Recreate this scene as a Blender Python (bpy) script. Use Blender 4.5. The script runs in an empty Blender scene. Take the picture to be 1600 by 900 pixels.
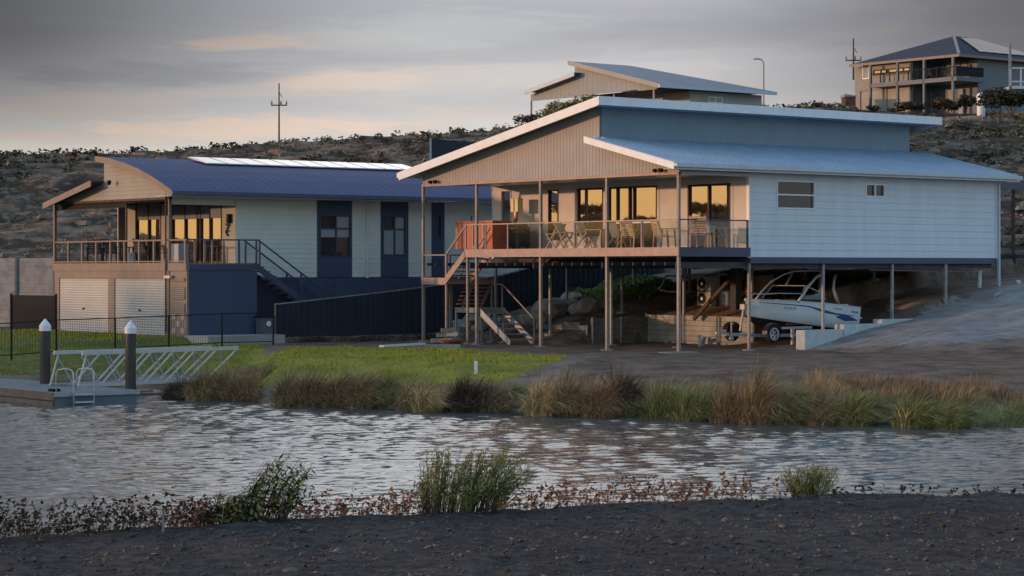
import bpy, math, random
import numpy as np
from math import radians as R, sin, cos, pi
random.seed(7); rng = np.random.default_rng(11)
S = bpy.context.scene
COL = S.collection
# ------------------------------------------------------------------ camera
CZ = 3.0; FPX = 3520.0; HOR = 420.0
cam_d = bpy.data.cameras.new('camera'); cam = bpy.data.objects.new('camera', cam_d); COL.objects.link(cam)
cam.location = (0, 0, CZ); cam.rotation_euler = (R(90), 0, 0)
cam_d.sensor_width = 36; cam_d.lens = FPX/1600*36; cam_d.shift_y = -30/1600
cam_d.clip_start = .5; cam_d.clip_end = 6000
S.camera = cam
# ------------------------------------------------------------------ light
SUN_EL = 4.6; SUN = (-.99, -.13)                    # direction towards the sun
sl = math.hypot(*SUN); SUN = (SUN[0]/sl, SUN[1]/sl)
sd = bpy.data.lights.new('sun', 'SUN'); sd.energy = 2.2; sd.angle = R(1.2); sd.color = (1, .56, .32)
sun = bpy.data.objects.new('sun', sd); COL.objects.link(sun)
from mathutils import Vector, Matrix
tos = Vector((SUN[0]*cos(R(SUN_EL)), SUN[1]*cos(R(SUN_EL)), sin(R(SUN_EL))))
sun.rotation_euler = tos.to_track_quat('Z', 'Y').to_euler()
W = bpy.data.worlds.new('World'); S.world = W; W.use_nodes = True
nt = W.node_tree; nt.nodes.clear()
class N:                                             # tiny node helper
    def __init__(s, nt): s.nt = nt
    def new(s, t, **k):
        n = s.nt.nodes.new(t)
        for a, b in k.items(): setattr(n, a, b)
        return n
    def put(s, sock, v):
        if hasattr(v, 'default_value') and hasattr(v, 'links'): s.nt.links.new(v, sock)
        elif v is not None:
            if isinstance(v, tuple) and len(v) == 3 and sock.type == 'RGBA': v = (*v, 1)
            sock.default_value = v
    def m(s, op, a, b=None, c=None, clamp=False):
        n = s.new('ShaderNodeMath', operation=op, use_clamp=clamp)
        s.put(n.inputs[0], a)
        if b is not None: s.put(n.inputs[1], b)
        if c is not None: s.put(n.inputs[2], c)
        return n.outputs[0]
    def mr(s, v, a, b, c=0., d=1., smooth=True):
        n = s.new('ShaderNodeMapRange', interpolation_type='SMOOTHSTEP' if smooth else 'LINEAR')
        s.put(n.inputs[0], v); n.inputs[1].default_value = a; n.inputs[2].default_value = b
        n.inputs[3].default_value = c; n.inputs[4].default_value = d
        return n.outputs[0]
    def mix(s, f, a, b, mode='MIX'):
        n = s.new('ShaderNodeMix', data_type='RGBA', blend_type=mode)
        s.put(n.inputs[0], f); s.put(n.inputs[6], a); s.put(n.inputs[7], b)
        return n.outputs[2]
    def ramp(s, f, stops):
        n = s.new('ShaderNodeValToRGB'); e = n.color_ramp.elements
        while len(e) < len(stops): e.new(.5)
        for i, (p, c) in enumerate(stops): e[i].position = p; e[i].color = (*c, 1)
        s.put(n.inputs[0], f); return n.outputs[0]
    def noise(s, vec, scale, detail=4, rough=.55, dist=0):
        n = s.new('ShaderNodeTexNoise'); s.put(n.inputs['Vector'], vec)
        n.inputs['Scale'].default_value = scale; n.inputs['Detail'].default_value = detail
        n.inputs['Roughness'].default_value = rough; n.inputs['Distortion'].default_value = dist
        return n.outputs['Fac']
    def mapv(s, vec, sc=(1, 1, 1), rot=(0, 0, 0), loc=(0, 0, 0)):
        n = s.new('ShaderNodeMapping'); s.put(n.inputs[0], vec)
        n.inputs['Scale'].default_value = sc; n.inputs['Rotation'].default_value = rot; n.inputs['Location'].default_value = loc
        return n.outputs[0]
g = N(nt)
tc = g.new('ShaderNodeTexCoord').outputs['Generated']
sep = g.new('ShaderNodeSeparateXYZ'); nt.links.new(tc, sep.inputs[0]); dx, dy, dz = sep.outputs
sky = g.new('ShaderNodeTexSky', sky_type='NISHITA'); sky.sun_disc = False
sky.sun_elevation = R(SUN_EL); sky.sun_rotation = math.atan2(SUN[0], SUN[1]); sky.air_density = 1.3; sky.dust_density = 1.2; sky.ozone_density = 2.0
SK = .10
sky_c = g.mix(1., sky.outputs[0], (4.7, 5.1, 5.9), 'MULTIPLY')
# streaky evening cloud bank low over the hills, clearer blue overhead and behind the camera
az = g.m('DIVIDE', dx, g.m('MAXIMUM', dy, .05))
st = g.mapv(tc, (2.2, 2.2, 22.0), (0, R(-3), 0))
n1 = g.noise(st, 1.6, 6, .55, .5)
n2 = g.noise(g.mapv(tc, (4.5, 4.5, 60.0), (0, R(-5), 0), (3.1, 1, .4)), 1.3, 5, .5, .3)
cc = g.ramp(g.m('MAXIMUM', dz, 0.), [(0, (.95, .79, .63)), (.045, (.88, .79, .69)), (.062, (.72, .68, .63)), (.085, (.55, .54, .555)), (.115, (.42, .43, .46)), (.20, (1.22, 1.21, 1.2)), (.40, (1.25, 1.25, 1.25))])
cc = g.mix(g.mr(n1, .38, .68, 0, .55), cc, g.mix(1., cc, (.62, .66, .72), 'MULTIPLY'))
peach = g.m('MULTIPLY', g.mr(n2, .54, .70, 0, 1.), g.mr(dz, .035, .10, 1., 0.25))
cc = g.mix(g.m('MULTIPLY', peach, .55), cc, (.78, .52, .38))
dark = g.m('MULTIPLY', g.mr(g.m('ADD', az, g.m('MULTIPLY', g.m('SUBTRACT', n1, .5), .12)), -.25, -.03, .82, 0.), g.mr(dz, .035, .105, .25, 1.))
wob = g.m('MULTIPLY', g.m('SUBTRACT', g.noise(g.mapv(tc, (16, 16, 110), (0, R(-6), 0)), 1.8, 6, .65, .6), .5), 3.0)
def streak(a0, z0, wa, wz, tilt=0):
    ea = g.m('DIVIDE', g.m('SUBTRACT', az, a0), wa); ez = g.m('DIVIDE', g.m('SUBTRACT', g.m('SUBTRACT', dz, z0), g.m('MULTIPLY', g.m('SUBTRACT', az, a0), tilt)), wz)
    r2 = g.m('ADD', g.m('MULTIPLY', ea, ea), g.m('MULTIPLY', ez, ez)); return g.mr(g.m('ADD', r2, g.m('MULTIPLY', wob, 1.3)), .1, 1.5, 1., 0.)
for (a0, z0, wa, wz, k, col_) in ((-.120, .099, .030, .0030, .6, (.74, .56, .45)), (-.10, .1005, .05, .0045, .35, (.62, .52, .46)), (-.066, .0835, .036, .0042, .65, (.84, .62, .48)), (-.05, .084, .06, .0065, .4, (.72, .62, .54)), (-.105, .078, .05, .003, .3, (.70, .58, .48)), (-.19, .071, .045, .006, .5, (.62, .50, .42)), (-.125, .062, .07, .006, .6, (.90, .66, .50)), (-.03, .105, .07, .010, .5, (.52, .56, .55)), (.02, .085, .09, .006, .5, (.62, .60, .57)), (-.16, .085, .06, .006, .45, (.30, .31, .33)), (-.02, .094, .07, .0035, .4, (.42, .42, .44)), (.07, .103, .08, .006, .4, (.36, .36, .39))):
    cc = g.mix(g.m('MULTIPLY', streak(a0, z0, wa, wz, .03), k), cc, col_)
cc = g.mix(dark, cc, (.035, .036, .042))
darkr = g.m('MULTIPLY', g.mr(az, .05, .24, 0., .76), g.mr(dz, .02, .09, .55, 1.))
cc = g.mix(darkr, cc, (.05, .045, .052))
cc = g.mix(1., cc, (1/SK, 1/SK, 1/SK), 'MULTIPLY')
front = g.m('MULTIPLY', g.mr(dy, .15, .75), g.mr(dz, .45, .85, 1., 0.))
sky_a = g.mix(g.m('MULTIPLY', g.mr(n1, .45, .7, 0, .5), 1.), sky_c, g.mix(1., (.68, .74, .82), (1/SK, 1/SK, 1/SK), 'MULTIPLY'))
sky_a = g.mix(g.mr(dz, .0, .45, .85, 0.), sky_a, (.66/SK, .71/SK, .77/SK))
tot = g.mix(front, sky_a, cc)
# yellow glow round the sunset
dot = g.m('ADD', g.m('MULTIPLY', dx, -.975), g.m('MULTIPLY', dy, .12))
glow = g.m('MULTIPLY', g.mr(dot, .80, .99), g.mr(g.m('ABSOLUTE', dz), .0, .34, 1., 0.))
tot = g.mix(glow, tot, (1.75/SK, 1.0/SK, .34/SK))
bg = g.new('ShaderNodeBackground'); bg.inputs[1].default_value = SK
nt.links.new(tot, bg.inputs[0])
wo = g.new('ShaderNodeOutputWorld'); nt.links.new(bg.outputs[0], wo.inputs[0])
S.view_settings.view_transform = 'Standard'; S.view_settings.look = 'None'
S.view_settings.exposure = 0.08; S.view_settings.gamma = 1; S.view_settings.use_curve_mapping = False
S.render.engine = 'CYCLES'
S.cycles.max_bounces = 5; S.cycles.transparent_max_bounces = 12

# ------------------------------------------------------------------ materials
MATS = {}
def pmat(name, col, rough=.6, var=.12, scale=2.0, bump=0, bscale=30, metal=0, spec=.5, stretch=(1, 1, 1), island=0, trans=0, coat=0):
    if name in MATS: return MATS[name]
    m = bpy.data.materials.new(name); m.use_nodes = True; t = m.node_tree; h = N(t)
    b = t.nodes['Principled BSDF']
    oc = h.new('ShaderNodeTexCoord').outputs['Object']
    v = h.mapv(oc, stretch)
    f = h.noise(v, scale, 5, .6)
    lo = tuple(c*(1-var) for c in col); hi = tuple(min(1, c*(1+var)) for c in col)
    c = h.mix(h.mr(f, .3, .7), lo, hi)
    if island:
        ri = h.new('ShaderNodeNewGeometry').outputs['Random Per Island']
        k = h.ramp(ri, [(0, (1-island,)*3), (1, (1+island, 1+island*.8, 1+island*.5))])
        c = h.mix(1., c, k, 'MULTIPLY')
    t.links.new(c, b.inputs['Base Color'])
    b.inputs['Roughness'].default_value = rough; b.inputs['Metallic'].default_value = metal
    b.inputs['Specular IOR Level'].default_value = spec
    if coat: b.inputs['Coat Weight'].default_value = coat
    if bump:
        bn = h.new('ShaderNodeBump'); bn.inputs['Strength'].default_value = bump; bn.inputs['Distance'].default_value = .02
        t.links.new(h.noise(h.mapv(oc, stretch), bscale, 4, .6), bn.inputs['Height']); t.links.new(bn.outputs[0], b.inputs['Normal'])
    MATS[name] = m; return m
def glass(name, col=(.02, .022, .025), refl=.35, rough=.03, tint=(1, 1, 1)):
    m = bpy.data.materials.new(name); m.use_nodes = True; t = m.node_tree; t.nodes.clear(); h = N(t)
    d = h.new('ShaderNodeBsdfDiffuse'); d.inputs[0].default_value = (*col, 1)
    gl = h.new('ShaderNodeBsdfGlossy'); gl.inputs[0].default_value = (*tint, 1); gl.inputs['Roughness'].default_value = rough
    oc = h.new('ShaderNodeTexCoord').outputs['Object']
    bn = h.new('ShaderNodeBump'); bn.inputs['Strength'].default_value = .03; bn.inputs['Distance'].default_value = .02
    t.links.new(h.noise(oc, 1.5, 2), bn.inputs['Height']); t.links.new(bn.outputs[0], gl.inputs['Normal'])
    fr = h.new('ShaderNodeFresnel'); fr.inputs[0].default_value = 1.5
    mx = h.new('ShaderNodeMixShader'); t.links.new(h.m('ADD', fr.outputs[0], refl, clamp=True), mx.inputs[0])
    t.links.new(d.outputs[0], mx.inputs[1]); t.links.new(gl.outputs[0], mx.inputs[2])
    o = h.new('ShaderNodeOutputMaterial'); t.links.new(mx.outputs[0], o.inputs[0]); MATS[name] = m; return m
def clear(name, tint, refl=.07):
    m = bpy.data.materials.new(name); m.use_nodes = True; t = m.node_tree; t.nodes.clear(); h = N(t)
    d = h.new('ShaderNodeBsdfTransparent'); d.inputs[0].default_value = (*tint, 1)
    gl = h.new('ShaderNodeBsdfGlossy'); gl.inputs['Roughness'].default_value = .05
    mx = h.new('ShaderNodeMixShader'); mx.inputs[0].default_value = refl
    t.links.new(d.outputs[0], mx.inputs[1]); t.links.new(gl.outputs[0], mx.inputs[2])
    o = h.new('ShaderNodeOutputMaterial'); t.links.new(mx.outputs[0], o.inputs[0]); MATS[name] = m; return m

M = {}
M['gable'] = pmat('gable_cladding', (.33, .30, .285), .7, .06, 1.2, .1, 8)
M['verandah'] = pmat('verandah_wall', (.56, .52, .48), .7, .06, 1.0)
M['board'] = pmat('blue_white_board', (.57, .64, .70), .6, .05, .8, .1, 12, stretch=(2.5, 2.5, .35))
M['clere'] = pmat('grey_blue_clerestory', (.17, .235, .285), .65, .06, 1)
M['fascia'] = pmat('pale_fascia', (.70, .72, .74), .4, .05, 3)
M['gutter'] = pmat('grey_gutter', (.42, .50, .58), .35, .06, 3)
M['roof_l'] = pmat('pale_blue_roof', (.31, .42, .54), .45, .07, .7, .05, 5, metal=.25)
M['roof_d'] = pmat('deep_blue_roof', (.028, .055, .15), .6, .1, .6, .05, 5, metal=.1)
M['roof_n'] = pmat('navy_roof', (.014, .02, .045), .7, .1, .6, metal=.1)
M['roof_3'] = pmat('blue_grey_roof', (.10, .145, .22), .5, .1, .6, metal=.1)
M['brown'] = pmat('brown_deck_steel', (.36, .235, .19), .6, .12, 3)
M['post'] = pmat('taupe_post_steel', (.25, .20, .18), .55, .14, 4)
M['postg'] = pmat('grey_galvanised_post', (.24, .25, .26), .5, .15, 4)
M['navy'] = pmat('navy_steel', (.04, .06, .11), .5, .1, 2)
M['navyw'] = pmat('navy_rendered_wall', (.048, .068, .125), .8, .08, 1, .2, 40)
M['fence'] = pmat('dark_steel_fence', (.03, .04, .055), .8, .12, .8, spec=.2)
M['black'] = pmat('black_metal', (.015, .015, .017), .75, .1, spec=.2)
M['under'] = pmat('dark_underfloor', (.05, .05, .055), .8, .2)
M['deckw'] = pmat('decking_timber', (.20, .13, .09), .7, .25, 5)
M['l_board'] = pmat('pale_grey_green_board', (.60, .65, .62), .7, .06, .8, .1, 10)
M['l_gable'] = pmat('cream_board', (.29, .275, .235), .7, .07, 1)
M['l_brown'] = pmat('beige_trim', (.20, .15, .125), .6, .1, 2)
M['rail_b'] = pmat('taupe_rail', (.19, .14, .115), .6, .12, 3)
M['roller'] = pmat('cream_roller_door', (.43, .415, .39), .55, .05, 1.2)
M['panelg'] = pmat('charcoal_panel', (.10, .12, .15), .6, .1, 1.5)
M['white'] = pmat('white_paint', (.78, .78, .77), .4, .04)
M['cream'] = pmat('cream_wall', (.33, .32, .29), .75, .08, .5)
M['concrete'] = pmat('concrete', (.24, .235, .23), .85, .2, 2.5, .4, 25)
M['conc_l'] = pmat('light_concrete_block', (.42, .47, .49), .85, .12, 2.5, .3, 25)
M['sleeper'] = pmat('concrete_sleeper', (.33, .32, .29), .85, .22, 1.5, .4, 20)
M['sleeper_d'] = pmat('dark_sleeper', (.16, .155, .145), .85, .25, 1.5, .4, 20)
M['wood'] = pmat('teak_wood', (.48, .30, .19), .6, .2, 6)
M['wood_g'] = pmat('weathered_teak', (.24, .17, .12), .65, .2, 6)
M['wood_d'] = pmat('dark_wicker', (.035, .03, .028), .7, .2, 8)
M['sling'] = pmat('pale_sling_fabric', (.52, .50, .48), .85, .06, 8)
M['sling_g'] = pmat('grey_sling_fabric', (.25, .25, .26), .85, .06, 8)
M['red'] = pmat('terracotta_red_panel', (.46, .13, .07), .6, .1, 2.5)
M['yellow'] = pmat('cream_enamel', (.72, .62, .36), .4, .05)
M['orange'] = pmat('copper_pipe', (.60, .28, .13), .35, .1, metal=.5)
M['hull'] = pmat('white_gelcoat', (.62, .71, .77), .22, .03, 1, coat=.6)
M['hullb'] = pmat('black_hull', (.018, .02, .028), .35, .1)
M['stripe'] = pmat('blue_stripe', (.05, .085, .22), .3, .05)
M['alu'] = pmat('aluminium', (.50, .51, .52), .4, .08, 5, metal=.25)
M['alud'] = pmat('dull_galvanised', (.30, .32, .34), .45, .1, 5, metal=.2)
M['tyre'] = pmat('rubber', (.012, .012, .013), .8)
M['seat'] = pmat('dark_upholstery', (.03, .03, .035), .6)
M['pontoon'] = pmat('pontoon_deck', (.21, .21, .215), .8, .15, 3, .2, 20)
M['pontoonw'] = pmat('pontoon_timber', (.17, .12, .085), .75, .2, 3)
M['pile'] = pmat('black_pile', (.035, .03, .028), .45, .2, 3)
M['solar'] = glass('solar_glass', (.02, .025, .04), .38, .15)
M['glass_y'] = glass('window_glass', (.03, .024, .018), .27, .015)
M['glass_b'] = glass('side_window_glass', (.035, .036, .04), .0, .06)
M['curtain'] = pmat('window_blind', (.30, .33, .36), .8, .05)
M['balu'] = clear('tinted_balustrade_glass', (.88, .89, .90), .045)
M['screen'] = clear('windscreen_glass', (.35, .42, .50))
M['rock'] = pmat('grey_rock', (.32, .30, .265), .9, .3, 4, .7, 12)
M['rockp'] = pmat('pale_rock', (.25, .225, .19), .9, .25, 4, .7, 12)
M['stone'] = pmat('tan_stone', (.15, .125, .10), .95, .3, 14, .6, 40)
M['rust'] = pmat('rusty_brown_steel', (.075, .042, .034), .8, .3, 4)
M['bark'] = pmat('bark', (.09, .07, .05), .9, .25, 6, .5)
M['soil'] = pmat('dark_soil', (.05, .045, .045), .95, .3, 3, .8, 20)
M['paving'] = pmat('pale_paving', (.34, .34, .33), .85, .1, 1)

def leafmat(name, a, b, rough=.65):
    m = bpy.data.materials.new(name); m.use_nodes = True; t = m.node_tree; h = N(t); bs = t.nodes['Principled BSDF']
    ri = h.new('ShaderNodeNewGeometry').outputs['Random Per Island']
    pos = h.new('ShaderNodeTexCoord').outputs['Object']
    f = h.m('ADD', h.m('MULTIPLY', ri, .6), h.m('MULTIPLY', h.mr(h.noise(pos, 1.1, 3), .35, .65), .5), clamp=True)
    t.links.new(h.mix(f, a, b), bs.inputs['Base Color']); bs.inputs['Roughness'].default_value = rough
    bs.inputs['Specular IOR Level'].default_value = .25
    MATS[name] = m; return m
M['reed'] = leafmat('brown_sedge', (.085, .058, .03), (.50, .36, .19))
M['reedr'] = leafmat('rusty_sedge', (.08, .046, .027), (.44, .29, .16))
M['reedg'] = leafmat('green_sedge', (.07, .08, .03), (.36, .36, .14))
M['reeds'] = leafmat('straw_sedge', (.22, .15, .065), (.75, .56, .28))
M['turf'] = leafmat('turf_blade', (.17, .165, .01), (.42, .38, .035))
M['scrub'] = leafmat('hill_scrub', (.022, .022, .014), (.085, .075, .045))
M['scrubl'] = leafmat('dry_scrub', (.10, .08, .05), (.26, .21, .15))
M['bush'] = leafmat('olive_bush', (.09, .09, .025), (.27, .25, .09))
M['bushd'] = leafmat('dark_bush', (.04, .032, .022), (.13, .10, .07))
M['shrub'] = leafmat('green_shrub', (.08, .10, .02), (.36, .36, .11))
M['broad'] = leafmat('leafy_green', (.045, .075, .02), (.22, .28, .09))
M['weed'] = leafmat('russet_weed', (.09, .045, .028), (.36, .165, .09))
M['weedd'] = leafmat('dark_weed', (.02, .017, .014), (.10, .055, .035))
M['clod'] = leafmat('soil_clods', (.035, .032, .032), (.18, .168, .16), .95)
M['green'] = leafmat('ground_cover_green', (.06, .11, .03), (.19, .30, .09))

# ------------------------------------------------------------------ mesh building
class MB:
    def __init__(s): s.v = []; s.f = []
    def hexa(s, p):                                  # 8 points: bottom 4 (ccw) then top 4
        n = len(s.v); s.v += [tuple(q) for q in p]
        s.f += [(n, n+3, n+2, n+1), (n+4, n+5, n+6, n+7), (n, n+1, n+5, n+4), (n+1, n+2, n+6, n+5), (n+2, n+3, n+7, n+6), (n+3, n, n+4, n+7)]
        return s
    def box(s, x0, x1, y0, y1, z0, z1):
        x0, x1 = sorted((x0, x1)); y0, y1 = sorted((y0, y1)); z0, z1 = sorted((z0, z1))
        return s.hexa([(x0, y0, z0), (x1, y0, z0), (x1, y1, z0), (x0, y1, z0), (x0, y0, z1), (x1, y0, z1), (x1, y1, z1), (x0, y1, z1)])
    def poly(s, pts):
        n = len(s.v); s.v += [tuple(p) for p in pts]; s.f.append(tuple(range(n, n+len(pts)))); return s
    def prism(s, pts, off):                          # planar outline extruded by the vector off
        n = len(s.v); k = len(pts); o = Vector(off)
        s.v += [tuple(p) for p in pts] + [tuple(Vector(p)+o) for p in pts]
        s.f.append(tuple(range(n, n+k))[::-1]); s.f.append(tuple(range(n+k, n+2*k)))
        for i in range(k): j = (i+1) % k; s.f.append((n+i, n+j, n+k+j, n+k+i))
        return s
    def beam(s, a, b, w, h, up=(0, 0, 1)):           # rectangular bar from a to b
        a = Vector(a); b = Vector(b); d = (b-a).normalized(); up = Vector(up)
        if abs(d.dot(up)) > .98: up = Vector((1, 0, 0))
        x = d.cross(up).normalized()*w/2; y = x.cross(d).normalized()*h/2
        return s.hexa([a-x-y, a+x-y, b+x-y, b-x-y, a-x+y, a+x+y, b+x+y, b-x+y])
    def tube(s, pts, r, n=8, cap=True):
        pts = [Vector(p) for p in pts]; rs = r if isinstance(r, (list, tuple)) else [r]*len(pts)
        base = len(s.v); ref = None
        for i, p in enumerate(pts):
            d = (pts[min(i+1, len(pts)-1)]-pts[max(i-1, 0)]).normalized()
            if ref is None: ref = Vector((0, 0, 1)) if abs(d.z) < .9 else Vector((1, 0, 0))
            x = d.cross(ref).normalized(); y = x.cross(d).normalized(); ref = y
            for k in range(n):
                a = 2*pi*k/n; s.v.append(tuple(p+(x*cos(a)+y*sin(a))*rs[i]))
        for i in range(len(pts)-1):
            for k in range(n):
                a = base+i*n+k; b = base+i*n+(k+1) % n
                s.f.append((a, b, b+n, a+n))
        if cap:
            s.f.append(tuple(range(base, base+n))[::-1]); e = base+(len(pts)-1)*n; s.f.append(tuple(range(e, e+n)))
        return s
    def lathe(s, c, prof, n=20, axis='z'):
        base = len(s.v); c = Vector(c)
        for (r, h) in prof:
            for k in range(n):
                a = 2*pi*k/n
                if axis == 'z': p = (r*cos(a), r*sin(a), h)
                elif axis == 'y': p = (r*cos(a), h, r*sin(a))
                else: p = (h, r*cos(a), r*sin(a))
                s.v.append(tuple(c+Vector(p)))
        for i in range(len(prof)-1):
            for k in range(n):
                a = base+i*n+k; b = base+i*n+(k+1) % n; s.f.append((a, b, b+n, a+n))
        s.f.append(tuple(range(base, base+n))[::-1]); e = base+(len(prof)-1)*n; s.f.append(tuple(range(e, e+n)))
        return s
    def build(s, name, m, parent=None, smooth=False, bevel=0):
        me = bpy.data.meshes.new(name); me.from_pydata(s.v, [], s.f)
        import bmesh
        b = bmesh.new(); b.from_mesh(me); bmesh.ops.recalc_face_normals(b, faces=b.faces); b.to_mesh(me); b.free()
        if smooth:
            for p in me.polygons: p.use_smooth = True
        me.materials.append(m); o = bpy.data.objects.new(name, me); COL.objects.link(o)
        if parent is not None: o.parent = parent
        if bevel:
            q = o.modifiers.new('bevel', 'BEVEL'); q.width = bevel; q.segments = 2; q.limit_method = 'ANGLE'
        return o
def quads(name, V, m, parent=None, loc=None):        # V: (n,4,3) loose quads, or (n,k,4,3) connected strips
    if V.ndim == 4:                                  # strips share edges -> weld inside each strip by layout (n,k+1,2,3)
        raise ValueError
    n = V.shape[0]; v = V.reshape(-1, 3)
    me = bpy.data.meshes.new(name); me.vertices.add(n*4); me.vertices.foreach_set('co', v.astype(np.float32).ravel())
    me.loops.add(n*4); me.loops.foreach_set('vertex_index', np.arange(n*4, dtype=np.int32))
    me.polygons.add(n); me.polygons.foreach_set('loop_start', np.arange(0, n*4, 4, dtype=np.int32))
    me.update(calc_edges=True); me.validate(); me.materials.append(m)
    o = bpy.data.objects.new(name, me); COL.objects.link(o)
    if parent is not None: o.parent = parent
    if loc is not None: o.location = loc
    return o
def strips(name, P, m, parent=None, loc=None):       # P: (n, s, 2, 3) ribbons
    n, s_ = P.shape[:2]; v = P.reshape(-1, 3); base = (np.arange(n)*s_*2)[:, None, None]
    k = np.arange(s_-1)[None, :, None]*2; q = np.array([0, 1, 3, 2])[None, None, :]
    idx = (base+k+q).reshape(-1).astype(np.int32); nf = n*(s_-1)
    me = bpy.data.meshes.new(name); me.vertices.add(len(v)); me.vertices.foreach_set('co', v.astype(np.float32).ravel())
    me.loops.add(nf*4); me.loops.foreach_set('vertex_index', idx)
    me.polygons.add(nf); me.polygons.foreach_set('loop_start', np.arange(0, nf*4, 4, dtype=np.int32))
    me.update(calc_edges=True); me.materials.append(m)
    o = bpy.data.objects.new(name, me); COL.objects.link(o)
    if parent is not None: o.parent = parent
    if loc is not None: o.location = loc
    return o
def tag(o, label=None, cat=None, group=None, kind=None):
    if label: o['label'] = label
    if cat: o['category'] = cat
    if group: o['group'] = group
    if kind: o['kind'] = kind
    return o
def thing(name, label, cat, loc=(0, 0, 0), rz=0, group=None):
    o = bpy.data.objects.new(name, None); COL.objects.link(o); o.location = loc; o.rotation_euler = (0, 0, rz)
    o.empty_display_size = .3
    return tag(o, label, cat, group)
def dup(root, loc, rz, label=None, group=None):      # a copy of a thing with copies of its parts and sub-parts
    r = root.copy(); COL.objects.link(r); r.location = loc; r.rotation_euler = (0, 0, rz)
    if label: r['label'] = label
    if group: r['group'] = group
    for ch in list(root.children):
        c = ch.copy(); COL.objects.link(c); c.parent = r
        for q in ch.children:
            d = q.copy(); COL.objects.link(d); d.parent = c
    return r

# ------------------------------------------------------------------ survey frames
TH = R(38.1); CT, ST = cos(TH), sin(TH)
class Frame:                                         # local x runs along a house's long side, local y along its front
    def __init__(s, ox, oy, th=TH): s.ox, s.oy, s.c, s.s, s.th = ox, oy, cos(th), sin(th), th
    def w(s, x, y): return s.ox+s.c*x-s.s*y, s.oy+s.s*x+s.c*y
    def loc(s, X, Y): dx, dy = X-s.ox, Y-s.oy; return s.c*dx+s.s*dy, -s.s*dx+s.c*dy
    def y(s, px, x):
        q = (px-800)/FPX; return (s.ox+s.c*x-q*(s.oy+s.s*x))/(s.s+q*s.c)
    def x(s, px, y):
        q = (px-800)/FPX; return (q*(s.oy+s.c*y)-s.ox+s.s*y)/(s.c-q*s.s)
    def z(s, py, x, y): return CZ+(HOR-py)*s.w(x, y)[1]/FPX
F1 = Frame(5.91, 80.0)
F2 = Frame(-13.85, 91.1)
def at(px, py, Y): return ((px-800)/FPX*Y, Y, CZ+(HOR-py)*Y/FPX)
def gp(px, py, z=0.0): Y = FPX*(CZ-z)/(py-HOR); return ((px-800)/FPX*Y, Y)

# ------------------------------------------------------------------ terrain
def sm(t): t = np.clip(t, 0, 1); return t*t*(3-2*t)
def vnoise(x, y, seed=0):
    xi = np.floor(x).astype(np.int64); yi = np.floor(y).astype(np.int64); xf = x-xi; yf = y-yi
    def hsh(a, b):
        h = (a*374761393+b*668265263+seed*974634777) & 0xffffffff
        h = ((h ^ (h >> 13))*1274126177) & 0xffffffff
        return ((h ^ (h >> 16)) & 0xffff)/65535.0
    u = xf*xf*(3-2*xf); v = yf*yf*(3-2*yf)
    return (hsh(xi, yi)*(1-u)+hsh(xi+1, yi)*u)*(1-v)+(hsh(xi, yi+1)*(1-u)+hsh(xi+1, yi+1)*u)*v
def fbm(x, y, o=4, seed=0):
    r = 0; a = .5
    for i in range(o): r = r+a*vnoise(x*2**i, y*2**i, seed+i); a *= .5
    return r-.5
WZ = -1.0
def near_edge(X): return np.interp(X, [-60, -5.3, -2.9, 0, .8, 6.4, 40], [4, 23.5, 25.1, 26.1, 27.0, 28.3, 33])
def shore(X): return np.interp(X, [-300, -40, -17, -12.6, -8.9, -7.7, -.9, 3.5, 6.7, 13.2, 40, 300], [66, 72, 76.5, 76.8, 76.6, 68.4, 64.4, 61.6, 59.6, 58.2, 55, 50])
RID_P = [-3000, 0, 200, 330, 440, 600, 760, 850, 1000, 1200, 1320, 1350, 1450, 1600, 3000]
RID_Y = [262, 243, 241, 233, 223, 213, 204, 194, 190, 172, 166, 171, 176, 180, 200]
def lot(X, Y):                                       # terraces and ramp round the two houses
    v, u = F1.loc(X, Y)
    D = np.interp(v, [6, 9.5, 12.5, 17.2, 25], [0, .78, 1.15, 2.25, 3.1])*sm((u+10.5)/9.0)
    B = np.interp(v, [5, 8, 11.5, 13.5, 17.2, 25], [0, .2, .5, 1.7, 2.3, 3.1])
    Cz = np.interp(v, [7.5, 7.85, 9, 12, 17, 25], [0, 1.12, 1.45, 2.2, 3.0, 3.6])
    E = np.interp(v, [2.4, 4.6, 7, 9, 13, 17, 25], [0, .65, 1.1, 1.6, 2.4, 3.0, 3.6])
    z = np.where(u < .15, D, np.where(u < 3.7, B, np.where(u < 9.95, Cz, E)))
    left = np.interp(Y, [76, 92], [0, .3])
    w = sm((u-18.6)/.8)
    return z*(1-w)+left*w
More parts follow.
